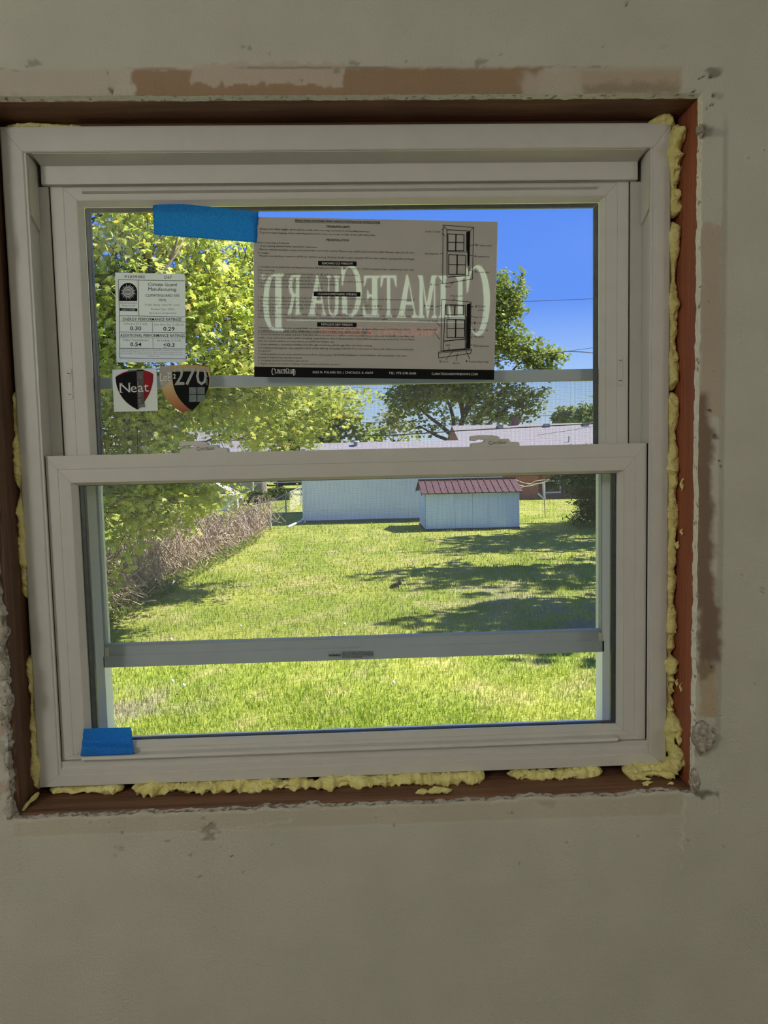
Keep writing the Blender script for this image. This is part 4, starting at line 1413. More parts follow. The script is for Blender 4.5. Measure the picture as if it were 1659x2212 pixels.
# blue painter's tape
def tape(name, corners, Yf, nu, nv, label, seed):
    """corners in px: TL, TR, BR, BL; Yf(u, v) gives the depth"""
    u, v = np.meshgrid(np.linspace(0, 1, nu), np.linspace(0, 1, nv), indexing='ij')
    c_ = np.array(corners, float)
    Q = (c_[0] * ((1 - u) * (1 - v))[..., None] + c_[1] * (u * (1 - v))[..., None] + c_[2] * (u * v)[..., None] + c_[3] * ((1 - u) * v)[..., None])
    edge = (RNG.random((nu, nv)) - .5) * 1.8
    Q[0, :, 0] += edge[0]
    Q[-1, :, 0] += edge[-1]
    Y = Yf(u, v)
    V = at(Q[..., 0], Q[..., 1], Y).reshape(-1, 3)
    o_ = mesh_np(name, V, grid_faces(nu, nv), M_tape, origin=tuple(V.mean(0)), smooth=True)
    sol = o_.modifiers.new('thickness', 'SOLIDIFY')
    sol.thickness = 0.00025
    return tag(o_, label, 'tape', "blue painter's tape")


tape('masking_tape', [(330, 434), (559, 457), (554, 524), (333, 507)], lambda u, v: 0.1158 + 0.0032 * sstep(0.0, 0.35, v) - 0.0006 * np.sin(u * 9 + v * 4) * (1 - v) + 0 * u, 40, 16,
     'long strip of blue tape holding the corner of the printed sheet', 1)
tape('masking_tape', [(181, 1574), (283, 1571), (290, 1629), (174, 1633)],
     lambda u, v: 0.0742 - 0.0125 * sstep(0.50, 0.80, v + (u - .5) * -0.12) - 0.0012 * np.sin(u * 7 + v * 3) * v, 30, 22,
     'short piece of blue tape folded over the lower sash corner', 2)

# warning sticker on the screen rail
cw = crop_conv(690, 1380, 11.85)
ws = empty('warning_label', tuple(cw(np.array([(800, 510)]), 0.150)[0]))
tag(ws, 'tiny grey warning label on the lower bar of the insect screen', 'label')
WY = 0.1500
m = MB()
put_poly(m, [(215, 320), (1395, 300), (1395, 500), (215, 530)], WY, cw)
m.build('paper', mat('grey_label', (0.44, 0.47, 0.48), 0.5, noise=0.05), ws)
m = MB()
put_text(m, 'WARNING!', (235, 452), (545, 446), 56, WY - .0004, cw, offset=.03)
for k, (s, x1_) in enumerate((('SCREEN IS NOT INTENDED TO PREVENT FALLS. SCREEN WILL', 1385), ('NOT STOP A CHILD FROM FALLING OUT OF THE WINDOW AND', 1380), ('IS MEANT ONLY TO KEEP INSECTS OUT. KEEP CHILDREN AND', 1380),
                              ('FURNITURE AWAY FROM AN OPEN WINDOW AT ALL TIMES, AND', 1380), ('USE A SUITABLE STOP WHERE NEEDED.', 1110))):
    put_text(m, s, (580, 352 + k * 34), (x1_, 344 + k * 34), 22, WY - .0004, cw, res=1, offset=.03)
m.build('printed_text', M_ink, ws)

# ------------------------------------------------------------------ unseen lamps added to light the room, the small one for its right side
ml, nt, b = mat_new('added_lamp_glow')
b.inputs['Base Color'].default_value = (0.9, 0.89, 0.86, 1)
b.inputs['Emission Color'].default_value = (1.0, 0.985, 0.90, 1)
b.inputs['Emission Strength'].default_value = LAMP_STRENGTH
for LX, LY, LZ, LR, lab_ in ((-1.30, -1.90, 2.06, 0.16, 'big white glass globe lamp, unseen, added to light the room from the left'), (1.42, -2.05, 2.08, 0.105, 'small white glass globe lamp, unseen, added to brighten the right of the window wall')):
    lamp = empty('added_lamp', (LX, LY, LZ))
    tag(lamp, lab_, 'lamp', 'added lamps')
    MB().lathe([(0.0, 0.0), (0.06, 0.0), (0.055, -0.025), (0.0, -0.03)], (LX, LY, RZ1), 24).build('canopy', M_lamp_metal, lamp)
    MB().tube([(LX, LY, RZ1 - .02), (LX, LY, LZ + LR)], .004, 8).build('cord', M_lamp_metal, lamp)
    MB().lathe([(0.0, 0.03), (0.045, 0.03), (0.05, 0.0), (0.05, -.02), (0, -.02)], (LX, LY, LZ + LR - .005), 24).build('cap', M_lamp_metal, lamp)
    MB().lathe([(LR * math.sin(a), -LR * math.cos(a)) for a in np.linspace(0, math.pi, 24)], (LX, LY, LZ), 40).build('globe', ml, lamp, smooth=True)

# ------------------------------------------------------------------ outdoors: lawn
GRASS_A, GRASS_B, STRAW = np.array((0.30, 0.37, 0.055)), np.array((0.44, 0.47, 0.10)), np.array((0.58, 0.50, 0.25))
DIRTC = np.array((0.36, 0.32, 0.25))


def lawn_colour(P):
    """colour of the turf at ground points P (n,3): greener and drier patches, bare dirt by the right"""
    n1 = fbm(P * np.array([1, .6, 0]), 0.9, 101, 4)
    n2 = fbm(P * np.array([1, .6, 0]), 3.2, 131, 3)
    k = sstep(0.32, 0.68, n1)[..., None]
    c_ = GRASS_A * (1 - k) + GRASS_B * k
    d = (sstep(0.56, 0.74, n2) * 0.55)[..., None]
    c_ = c_ * (1 - d) + STRAW * d

    def patch(x_, y_, rx, ry):
        return np.exp(-(((P[..., 0] - x_) / rx) ** 2 + ((P[..., 1] - y_) / ry) ** 2))
    m_ = patch(3.9, 11.6, 0.9, 1.4) + patch(2.95, 7.6, 0.35, 0.5) + patch(-2.7, 7.9, 0.8, 0.7) * 0.7 + patch(3.0, 14.5, 1.0, 1.4) * 0.5
    m_ = (np.clip(m_ * 1.5, 0, 1) * sstep(0.35, 0.6, n2))[..., None] * 0.85
    return c_ * (1 - m_) + DIRTC * m_


gx = np.concatenate([np.linspace(-60, -14, 12), np.linspace(-13, 16, 117), np.linspace(18, 70, 12)])
gy = np.concatenate([np.linspace(0.19, 5.5, 8), np.linspace(5.8, 42, 150), np.linspace(44, 160, 20)])
GX, GY = np.meshgrid(gx, gy, indexing='ij')
GP = np.stack([GX, GY, np.full(GX.shape, GZ)], -1).reshape(-1, 3)
GP[:, 2] += (fbm(GP * np.array([1, 1, 0]), 0.5, 5, 3) - 0.5) * 0.06
gcol = lawn_colour(GP) * 0.85
M_lawn = mat('lawn', (1.0, 1.0, 1.0), 0.95, noise=0.28, nscale=9, bump=0.9, bscale=26, attr='Col', spec=0.1, detail=8)
ground = mesh_np('ground', GP, grid_faces(len(gx), len(gy)), M_lawn, col=gcol, smooth=True)
tag(ground, 'mown green back lawn with dry patches', 'lawn', kind='structure')

M_blade = mat_translucent('grass_blade', (1, 1, 1), (0.75, 0.95, 0.35), 0.30, attr='Col')


def blades(name, n, ymin, ymax, w, h, label, margin=1.25, power=2.0):
    uy = RNG.random(n)
    # more blades close to the window
    y = 1.0 / (1.0 / ymin + uy * (1.0 / ymax - 1.0 / ymin)) if power == 2 else ymin + uy * (ymax - ymin)
    half = (y + 1.11) * 0.44 * margin
    x = (RNG.random(n) * 2 - 1) * half + (y + 1.11) * 0.02
    base = np.stack([x, y, np.full(n, GZ)], -1)
    base[:, 2] += (fbm(base * np.array([1, 1, 0]), 0.5, 5, 3) - 0.5) * 0.06 - 0.004
    a = RNG.random(n) * 2 * math.pi
    sc = (y / ymin) ** 0.45
    ww = w * (0.6 + 0.8 * RNG.random(n)) * sc
    hh = h * (0.5 + RNG.random(n)) * (0.8 + 0.5 * vnoise(base * np.array([1, 1, 0]), 1.5, 71))
    lean = (RNG.random(n) - .5) * 1.5 * hh
    dirx, diry = np.cos(a), np.sin(a)
    side = np.stack([-diry, dirx, np.zeros(n)], -1) * ww[:, None] * 0.5
    fwd = np.stack([dirx, diry, np.zeros(n)], -1)
    mid = base + fwd * (lean * 0.35)[:, None]
    mid[:, 2] += hh * 0.6
    tip = base + fwd * lean[:, None]
    tip[:, 2] += hh
    V = np.stack([base - side, base + side, mid + side * .7, mid - side * .7, tip], 1).reshape(-1, 3)
    i = np.arange(n)[:, None] * 5
    F = np.concatenate([i + np.array([0, 1, 2]), i + np.array([0, 2, 3]), i + np.array([3, 2, 4])])
    c_ = lawn_colour(base) * (0.75 + 0.6 * RNG.random(n))[:, None] * np.array([1, 1, 1])
    warm = (RNG.random(n) < 0.22)[:, None]
    c_ = np.where(warm, c_ * 0.5 + STRAW * 0.5, c_)
    col_ = np.repeat(np.clip(c_, 0, 1), 5, axis=0)
    o_ = mesh_np(name, V, F, M_blade, origin=(0, ymin, GZ), col=col_)
    tag(o_, label, 'grass', kind='stuff')


blades('grass', 95000, 6.0, 15.0, 0.0075, 0.060, 'short sunlit grass blades of the near lawn')
blades('grass', 60000, 15.0, 45.0, 0.016, 0.060, 'grass of the far lawn around the shed')

# ------------------------------------------------------------------ trees
LEAF = np.array([(0, 0, 0), (0.30, 0.05, .02), (0.52, 0.22, -.04), (0.27, 0.30, .04), (0.50, 0.62, -.05), (0.18, 0.55, .03), (0.0, 1.0, -.10), (-0.18, 0.55, .03),
                 (-0.50, 0.62, -.05), (-0.27, 0.30, .04), (-0.52, 0.22, -.04), (-0.30, 0.05, .02)])
LEAF_F = np.array([(0, 1, 3), (1, 2, 3), (0, 3, 5), (3, 4, 5), (0, 5, 6), (0, 6, 7), (0, 7, 9), (7, 8, 9), (0, 9, 11), (9, 10, 11)])
CLUMP = np.array([(0, 0, 0), (0.45, 0.25, .10), (0.30, 0.75, -.05), (0.0, 1.0, .08), (-0.35, 0.70, -.08), (-0.42, 0.22, .06)])
CLUMP_F = np.array([(0, 1, 2), (0, 2, 3), (0, 3, 4), (0, 4, 5)])


def leaf_frames(n, droop=0.5, spread=1.0):
    """random leaf orientations: mostly hanging outwards and down"""
    az = RNG.random(n) * 2 * math.pi
    el = -droop + (RNG.random(n) - .5) * 2 * spread * 0.8
    t = np.stack([np.cos(az) * np.cos(el), np.sin(az) * np.cos(el), np.sin(el)], -1)
    up = np.tile(np.array([0.0, 0, 1]), (n, 1)) + (RNG.random((n, 3)) - .5) * 1.1
    s = np.cross(t, up)
    s /= np.linalg.norm(s, axis=1)[:, None] + 1e-9
    nn = np.cross(s, t)
    return s, t, nn


def leaf_mesh(name, C, size, shape, faces, material, parent, col, droop=0.5, label=None, kind='stuff'):
    n = len(C)
    s, t, nn = leaf_frames(n, droop)
    L = shape
    V = C[:, None, :] + size[:, None, None] * (L[None, :, 0:1] * s[:, None, :] + L[None, :, 1:2] * t[:, None, :] + L[None, :, 2:3] * nn[:, None, :])
    F = (np.arange(n)[:, None, None] * len(L) + faces[None]).reshape(-1, 3)
    o_ = mesh_np(name, V.reshape(-1, 3), F, material, parent, col=np.repeat(col, len(L), axis=0))
    if kind:
        o_['kind'] = kind
    if label:
        o_['label'] = label
    return o_


def in_ellipsoids(ells, n, shell=0.35):
    """sample points in a list of ((x,y,z),(rx,ry,rz)) weighted by volume, denser near the skin"""
    vol = np.array([e[1][0] * e[1][1] * e[1][2] * (e[2] if len(e) > 2 else 1.0) for e in ells])
    idx = RNG.choice(len(ells), n, p=vol / vol.sum())
    d = RNG.normal(size=(n, 3))
    d /= np.linalg.norm(d, axis=1)[:, None]
    r = RNG.random(n) ** shell
    c_ = np.array([e[0] for e in ells])[idx]
    q = np.array([e[1] for e in ells])[idx]
    return c_ + d * r[:, None] * q


def limb_path(a, b, sag=0.0, n=7, jit=0.12, seed=0):
    a, b = np.array(a, float), np.array(b, float)
    t = np.linspace(0, 1, n)[:, None]
    P = a * (1 - t) + b * t
    L = np.linalg.norm(b - a)
    r = np.random.default_rng(seed)
    P[1:-1] += (r.random((n - 2, 3)) - .5) * jit * L * 0.5
    P[:, 2] += np.sin(t[:, 0] * math.pi) * sag * L
    return P


M_bark = mat('bark', (0.105, 0.080, 0.060), 0.9, color2=(0.045, 0.034, 0.026), nscale=14, stretch=(3, 3, .6), bump=0.8, bscale=25)
M_bark_pale = mat('pale_bark', (0.42, 0.38, 0.32), 0.9, color2=(0.16, 0.13, 0.10), nscale=8, stretch=(4, 4, .4), bump=0.6, bscale=20)

# ---- the leafy maple at left
M_maple = mat_translucent('maple_leaf', (1, 1, 1), (1.0, 1.0, 0.55), 0.52, attr='Col', rough=0.5)
tx, ty = -6.9, 12.6
maple = empty('maple_tree', (tx, ty, GZ))
tag(maple, 'big maple with bright yellow-green leaves filling the left of the view', 'tree')


def E(px_, py_, Y, rx, ry, rz):
    q = at(px_, py_, Y)
    return ((q[0], q[1], q[2]), (rx, ry, rz))


ells = [E(330, 560, 10.5, 1.5, 1.0, 1.3), E(250, 740, 10.5, 1.4, 1.0, 1.2), E(470, 690, 11.0, 1.1, .9, 1.0), E(300, 900, 11.0, 1.5, .9, .8), E(470, 850, 12, 1.3, .9, .8),
        E(600, 885, 15.5, 1.5, 1.2, .70), E(705, 850, 16.5, 0.85, 1.0, .45), E(570, 780, 12, .9, 1.0, .8), E(560, 600, 12, .7, 1.0, .9),
        E(350, 1020, 12.2, 1.3, 1.0, .55), E(250, 1060, 11.0, .7, .9, .9), E(380, 1085, 12.5, .75, .8, .40), E(240, 1240, 11.0, .30, .5, .50), E(600, 935, 16, 1.0, .9, .30), E(300, 1110, 12.0, .9, .7, .35), E(450, 1065, 14.0, .7, .7, .25),
        E(40, 560, 11, 2.0, 1.8, 1.8), E(60, 850, 11.5, 1.8, 1.8, 1.4), E(300, 330, 11, 2.0, 1.8, 1.2), E(-150, 700, 13, 2.5, 2.2, 2.5), E(-100, 300, 13, 3, 2.4, 2.4), E(300, 140, 13, 2.4, 2.2, 1.8)]
ells = [e + (1.0,) if k < 16 else e + (0.13,) for k, e in enumerate(ells)]
# bunches: twig anchors with leaves hanging around them
nb = 1650
anch = in_ellipsoids(ells, nb, 0.45)
per = 27
az = RNG.random((nb, 1)) * 2 * math.pi
tw_dir = np.concatenate([np.cos(az), np.sin(az), -0.35 + (RNG.random((nb, 1)) - .5) * .8], 1)
tw_dir /= np.linalg.norm(tw_dir, axis=1)[:, None]
tl_ = 0.35 + 0.35 * RNG.random(nb)
along = RNG.random((nb, per))
LC = anch[:, None, :] + tw_dir[:, None, :] * (along * tl_[:, None])[..., None] + RNG.normal(size=(nb, per, 3)) * 0.11
LC = LC.reshape(-1, 3)
shade = np.repeat(RNG.random(nb), per)
lc = np.array((0.40, 0.50, 0.11))[None] * (1 - shade[:, None]) + np.array((0.66, 0.68, 0.30))[None] * shade[:, None]
lc = lc * (0.75 + 0.5 * RNG.random(len(LC)))[:, None]
yel = (RNG.random(len(LC)) < 0.06)[:, None]
lc = np.where(yel, np.array((0.62, 0.52, 0.10)), lc)
lsz = 0.072 + 0.055 * RNG.random(len(LC))
# leaves that show largest become parts of their own
qx, qy = to_px(LC)
vis = (qx > 200) & (qx < 760) & (qy > 450) & (qy < 1330) & ~((qx > 540) & (qy < 815)) & ~((qx > 240) & (qx < 405) & (qy > 585) & (qy < 785)) & ~((qy > 965) & (qy < 1040))
dist = np.linalg.norm(LC - CAM, axis=1)
score = np.where(vis, lsz / dist, 0)
big = np.argsort(-score)[:300]
rest = np.ones(len(LC), bool)
rest[big] = False
leaf_mesh('foliage', LC[rest], lsz[rest], LEAF, LEAF_F, M_maple, maple, lc[rest], 0.55, 'dense lobed maple leaves')
shared = []
for k in range(6):
    me = bpy.data.meshes.new('leaf')
    me.from_pydata(LEAF.tolist(), [], LEAF_F.tolist())
    ca = me.color_attributes.new('Col', 'FLOAT_COLOR', 'POINT')
    cc = lc[big[k * 37]]
    for d_ in ca.data:
        d_.color = (*cc, 1)
    me.materials.append(M_maple)
    shared.append(me)
s_, t_, n_ = leaf_frames(300, 0.55)
for k, i in enumerate(big):
    lf = bpy.data.objects.new('leaf', shared[k % 6])
    COL.objects.link(lf)
    lf.parent = maple
    R_ = Matrix((s_[k], t_[k], n_[k])).transposed() * lsz[i]
    lf.matrix_local = Matrix.Translation(Vector(LC[i]) - WLOC[maple.name]) @ R_.to_4x4()
# trunk, limbs and twigs
MB().tube(limb_path((tx, ty, GZ - .1), (tx + .3, ty - .2, 2.6), 0, 8, .06, 1), np.linspace(.30, .20, 8), 14).build('trunk', M_bark, maple, smooth=True)
limb_pts = []
for k, (e, z0_) in enumerate(zip(ells[:16] + ells[18:22], [2.0, 1.2, 1.8, .8, 1.3, .9, 1.2, 1.6, 2.2, 0.2, -.1, 0.0, -.5, .5, -.2, .1, 2.5, 2, 2.6, 2.6])):
    P = limb_path((tx + .1, ty - .05, z0_), e[0], 0.05, 9, .16, 40 + k)
    limb_pts.append(P)
    MB().tube(P, np.linspace(.050, .008, 9), 7).build('limb', M_bark, maple, smooth=True)
# a few branches that read clearly against the leaves
for k, pts in enumerate(([(205, 1150, 10.6), (232, 1110, 10.5), (262, 1068, 10.4), (300, 1035, 10.4)], [(180, 1080, 10.2), (240, 1058, 10.2), (300, 1030, 10.3), (340, 980, 10.6)],
                         [(330, 620, 9.2), (355, 585, 9.2), (380, 550, 9.4), (398, 515, 9.6)], [(365, 560, 9.3), (378, 535, 9.3), (384, 510, 9.3), (392, 470, 9.4)], [(215, 900, 9.8), (228, 860, 9.8), (240, 820, 9.9)],
                         [(330, 1155, 12.0), (372, 1110, 12.0), (415, 1040, 12.2)])):
    P = [wp(*p) for p in pts]
    MB().tube(P, np.linspace(.022, .008, len(P)), 7).build('branch', mat('young_bark', (0.20, 0.155, 0.12), 0.9, noise=0.4, nscale=20) if k == 0 else bpy.data.materials['young_bark'], maple, smooth=True)
AL = np.concatenate([np.stack([np.interp(np.linspace(.25, 1, 60), np.linspace(0, 1, len(P)), P[:, q]) for q in range(3)], -1) for P in limb_pts])
tw = MB()
for i in range(nb):
    j = np.argsort(np.linalg.norm(AL - anch[i], axis=1))[int(RNG.integers(0, 40))]
    mid = (AL[j] + anch[i]) / 2 + RNG.normal(size=3) * .06
    end = anch[i] + tw_dir[i] * tl_[i]
    tw.tube([AL[j], mid, anch[i], end], [.007, .006, .004, .002], 4, cap=False)
o = tw.build('twigs', M_bark, maple)
o['kind'] = 'stuff'


def broad_tree(name, x, y, trunk_h, ells_, n, size, c1, c2, label, group=None, trunk_r=.22, clumpy=0.5, forks=None, fac=0.35, droop=.3, pale=False, limbs=True, holes=0.30):
    root = empty(name, (x, y, GZ))
    tag(root, label, 'tree', group)
    pts = in_ellipsoids(ells_, n, clumpy)
    keep = fbm(pts, 0.75 / max(size, .12) * 0.22, 300 + int(abs(x) * 10), 3)
    pts = pts[keep > np.quantile(keep, holes)]
    m_ = len(pts)
    k = RNG.random(m_)[:, None]
    hz = fbm(pts, 1.1, 17, 2)[:, None]
    c_ = (np.array(c1) * (1 - k) + np.array(c2) * k) * (0.6 + 0.8 * hz)
    mname = 'leaves_' + name
    M_ = bpy.data.materials.get(mname) or mat_translucent(mname, (1, 1, 1), (1.0, 1.0, 0.5), fac, attr='Col')
    leaf_mesh('foliage', pts, size * (0.7 + 0.6 * RNG.random(m_)), CLUMP, CLUMP_F, M_, root, np.clip(c_, 0, 1), droop)
    bark = M_bark_pale if pale else M_bark
    top = max(e[0][2] for e in ells_)
    MB().tube(limb_path((x, y, GZ - .1), (x + .1, y, GZ + trunk_h), 0, 8, .05, 3), np.linspace(trunk_r, trunk_r * .7, 8), 10).build('trunk', bark, root, smooth=True)
    if limbs:
        for q, e in enumerate(ells_[:9]):
            P = limb_path((x + .05, y, GZ + trunk_h * (0.75 + .25 * ((q * 37) % 10) / 10)), e[0], .02, 7, .12, q)
            MB().tube(P, np.linspace(trunk_r * .6, trunk_r * .12, 7), 6).build('limb', bark, root, smooth=True)
    return root


# ---- big shade tree behind the garage
YT = 56.0
st = on_ground(985, 1062)
bt = at(985, 930, YT)
ells2 = [E(1000, 860, YT, 3.78, 2.95, 2.24), E(950, 800, YT, 3.78, 2.95, 2.60), E(1060, 740, YT, 3.07, 2.83, 3.07), E(1090, 650, YT, 2.01, 2.12, 2.36), E(1030, 690, YT, 3.54, 2.95, 3.07), E(1140, 770, YT, 1.89, 2.01, 1.65),
         E(1120, 870, YT, 2.12, 2.12, 1.65), E(880, 860, YT, 2.01, 1.89, 1.42), E(900, 920, YT, 2.12, 1.89, 0.94), E(1180, 800, YT, 1.30, 1.53, 0.83), E(1070, 905, YT, 1.89, 1.89, 0.94), E(1165, 845, YT, 1.06, 1.18, 0.47), E(1195, 770, YT, 1.3, 1.4, 0.9), E(1120, 600, YT, 0.59, 0.94, 0.94)]
broad_tree('shade_tree', bt[0], YT, 3.6, ells2, 36000, 0.25, (0.15, 0.21, 0.055), (0.34, 0.39, 0.09), 'tall dark green tree rising behind the garage roof', trunk_r=.34, clumpy=.6)
# ---- other trees
YB = 62.0
broad_tree('lime_tree', at(600, 930, YB)[0], YB, 2.5, [E(560, 890, YB, 3.4, 3, 2.6), E(650, 900, YB, 3.0, 3, 2.2), E(730, 905, YB, 2.4, 2.5, 1.8), E(790, 930, YB, 1.8, 2, 1.2), E(680, 950, YB, 4.0, 2.5, 1.6), E(480, 900, YB, 3.4, 3, 3)], 9000, 0.42,
           (0.16, 0.23, 0.06), (0.34, 0.40, 0.10), 'mid green tree in the distance above the garage roof', trunk_r=.3)
YB = 75.0
broad_tree('pale_tree', at(850, 950, YB)[0], YB, 4.0, [E(850, 905, YB, 1.8, 2, 2.2), E(830, 935, YB, 2.0, 2, 1.4), E(875, 940, YB, 1.6, 2, 1.4)], 900, 0.40, (0.30, 0.33, 0.16), (0.45, 0.46, 0.26), 'thin pale tree in the gap between the two bigger trees', trunk_r=.12, clumpy=.8)
YB = 85.0
broad_tree('far_tree', at(1235, 905, YB)[0], YB, 4.0, [E(1225, 898, YB, 2.0, 2, 1.2), E(1240, 905, YB, 1.6, 2, .9), E(1212, 908, YB, 1.2, 1.5, .9)], 1800, 0.42, (0.26, 0.32, 0.19), (0.36, 0.41, 0.25), 'round hazy tree over the grey house roof', trunk_r=.2, group='distant trees over the roof')
YB = 80.0
broad_tree('far_tree', at(1275, 905, YB)[0], YB, 4.0, [E(1278, 892, YB, 1.8, 2, 1.2), E(1295, 885, YB, 2.4, 2, 1.6), E(1260, 905, YB, 1.2, 2, .8), E(1330, 890, YB, 2.5, 2, 2)], 2600, 0.42, (0.14, 0.21, 0.10), (0.28, 0.35, 0.18), 'darker tree at the right end of the grey house roof', trunk_r=.2, group='distant trees over the roof')
YB = 70.0
for k, (pxx, lab_) in enumerate(((620, 'dark tree seen through the gap left of the garage'), (540, 'dark tree behind the beige brick house'), (700, 'tree hidden behind the white garage wall'))):
    broad_tree('backyard_tree', at(pxx, 1000, YB)[0], YB, 1.5, [E(pxx, 1005, YB, 1.5, 1.4, 2.2), E(pxx + 12, 1030, YB, 1.1, 1.3, 1.2), E(pxx - 14, 1035, YB, 1.1, 1.3, 1.4)], 1500, 0.40, (0.09, 0.14, 0.045), (0.24, 0.29, 0.09), lab_, group='trees behind the gardens', trunk_r=.2)
# trees to the right, out of the picture, whose shadows lie on the lawn
for k, (x_, y_, h_, r_, lab_) in enumerate(((9.8, 12.9, 11.5, 2.4, 'tree to the right of the lawn, casting the nearest streaks of shade'), (10.8, 18.6, 13.5, 2.6, 'tree to the right of the lawn, casting the middle streaks of shade'),
                                            (12.4, 24.4, 14.0, 2.8, 'tree to the right of the lawn, casting shade towards the shed'), (19.5, 29.5, 10.0, 3.2, 'tree to the right behind the conifer'))):
    broad_tree('side_tree', x_, y_, h_ * .45, [((x_, y_, GZ + h_ * .68), (r_, r_, h_ * .30)), ((x_ - r_ * .5, y_ + .6, GZ + h_ * .55), (r_ * .7, r_ * .7, h_ * .2)), ((x_ + r_ * .5, y_ - .5, GZ + h_ * .6), (r_ * .7, r_ * .7, h_ * .2))],
               2700, 0.34, (0.12, 0.19, 0.05), (0.26, 0.32, 0.08), lab_, group='trees shading the lawn', clumpy=.6, holes=.52)

# ---- spreading conifer at the right edge
M_needle = mat_translucent('conifer_needles', (1, 1, 1), (0.9, 1.0, 0.5), 0.18, attr='Col')
cx_, cy_ = 10.0, 27.0
con = empty('conifer', (cx_, cy_, GZ))
tag(con, 'dark spreading conifer at the right edge of the lawn', 'conifer')
CP, CD = [], []
br = MB()
for k in range(210):
    hgt = 0.15 + 2.85 * (k / 210.0)
    rad = float(np.interp(hgt, [0.1, 0.8, 1.2, 1.7, 2.3, 3.0], [2.1, 1.9, 2.2, 2.85, 2.9, 1.9])) * (0.70 + 0.36 * RNG.random())
    a = RNG.random() * 2 * math.pi
    d_ = np.array([math.cos(a), math.sin(a), 0.0])
    p0 = np.array([cx_, cy_, GZ + hgt])
    p1 = p0 + d_ * rad * .6 + np.array([0, 0, .18])
    p2 = p0 + d_ * rad + np.array([0, 0, .02])
    br.tube([p0, p1, p2], [.03, .018, .006], 4, cap=False)
    for t in RNG.random(150) ** 0.55:
        q = (1 - t) ** 2 * p0 + 2 * t * (1 - t) * p1 + t * t * p2
        CP.append(q + RNG.normal(size=3) * np.array([.12, .12, .07]))
CP = np.array(CP)
k = RNG.random(len(CP))[:, None]
cc = np.array((0.05, 0.085, 0.035)) * (1 - k) + np.array((0.19, 0.24, 0.075)) * k
leaf_mesh('needles', CP, 0.085 + 0.06 * RNG.random(len(CP)), CLUMP * np.array([.55, 1.3, 1]), CLUMP_F, M_needle, con, cc, 0.05, 'dark needle sprays')
o = br.build('branches', M_bark, con)
o['kind'] = 'stuff'
MB().tube([(cx_, cy_, GZ - .1), (cx_, cy_, GZ + 2.9)], [.14, .03], 8).build('trunk', M_bark, con)

# ------------------------------------------------------------------ dry vines and hedge row at left
M_vine = mat('dry_vine', (0.62, 0.49, 0.39), 0.9, color2=(0.36, 0.27, 0.21), nscale=3, attr='Col')
vine = empty('vine_thicket', (-4.9, 20.0, GZ))
tag(vine, 'tangled brown dry vine thicket along the left side of the lawn', 'thicket')
vm = MB()
for k in range(2300):
    t = RNG.random() ** 1.3
    y0 = 13.2 + 15.6 * t
    x0 = -5.35 + 1.35 * t + (RNG.random() - .5) * 1.5
    top = (0.25 + 0.95 * RNG.random() ** .7) * (1.0 - .15 * t) * (0.55 + 0.9 * vnoise(np.array([[x0, y0, 0.0]]), 0.9, 6)[0])
    a = RNG.random() * 2 * math.pi
    flat = RNG.random() < 0.65
    ln_ = (0.5 + 1.0 * RNG.random())
    P = []
    for j in range(7):
        u = j / 6
        zz = top * (0.75 + .4 * math.sin(u * 5 + k)) if flat else top * math.sin(math.pi * (0.05 + .75 * u)) * 1.1
        P.append((x0 + math.cos(a + .5 * math.sin(k + u * 3)) * ln_ * (u - .5) + (RNG.random() - .5) * .14, y0 + math.sin(a) * ln_ * (u - .5) + (RNG.random() - .5) * .14, GZ + max(0.01, zz + (RNG.random() - .5) * .16)))
    g_ = 0.55 + 0.75 * RNG.random()
    vm.tube(P, 0.005 + 0.007 * RNG.random(), 3, cap=False, col=(g_, g_, g_ * (0.85 + .25 * RNG.random())))
o = vm.build('stems', M_vine, vine)
tag(o, 'matted leafless stems', kind='stuff')
nl = 1500
t = RNG.random(nl)
VP = np.stack([-5.6 + 1.2 * t + (RNG.random(nl) - .5) * 1.4, 12.8 + 14.5 * t, GZ + 0.05 + 1.0 * RNG.random(nl) ** 1.6], -1)
kc = RNG.random(nl)[:, None]
leaf_mesh('vine_leaves', VP, 0.05 + .05 * RNG.random(nl), CLUMP, CLUMP_F, M_maple, vine, np.array((0.16, 0.22, 0.05)) * (1 - kc) + np.array((0.34, 0.38, 0.10)) * kc)
# low weeds at the foot of the thicket
nl = 2600
t = RNG.random(nl)
VP = np.stack([-4.75 + 1.1 * t + (RNG.random(nl) - .5) * .9, 12.0 + 13.0 * t, GZ + 0.02 + .16 * RNG.random(nl)], -1)
kc = RNG.random(nl)[:, None]
leaf_mesh('weeds', VP, 0.05 + .05 * RNG.random(nl), CLUMP, CLUMP_F, M_maple, vine, np.array((0.15, 0.20, 0.06)) * (1 - kc) + np.array((0.30, 0.36, 0.10)) * kc, -0.6)

# ------------------------------------------------------------------ garage
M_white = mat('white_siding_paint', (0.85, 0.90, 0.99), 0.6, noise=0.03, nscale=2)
M_shingle = mat('grey_shingles', (0.28, 0.262, 0.285), 0.9, color2=(0.22, 0.205, 0.225), nscale=7, stretch=(1, 3, 3), bump=0.5, bscale=16)
M_grey = mat('grey_metal', (0.30, 0.31, 0.33), 0.5, noise=0.1)
gY = 31.2
gx0, gx1 = at(655, 1100, gY)[0], at(1085, 1040, gY)[0]
eave = GZ + 2.55
rg = at(800, 955, gY + 3.2)[2]
gar = empty('garage', ((gx0 + gx1) / 2, gY + 3.2, GZ))
tag(gar, 'long low white garage with horizontal siding and a grey shingle roof', 'garage')
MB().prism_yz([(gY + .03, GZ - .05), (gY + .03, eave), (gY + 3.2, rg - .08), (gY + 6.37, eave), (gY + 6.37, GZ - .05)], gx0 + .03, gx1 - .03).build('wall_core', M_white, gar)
nz_ = 12
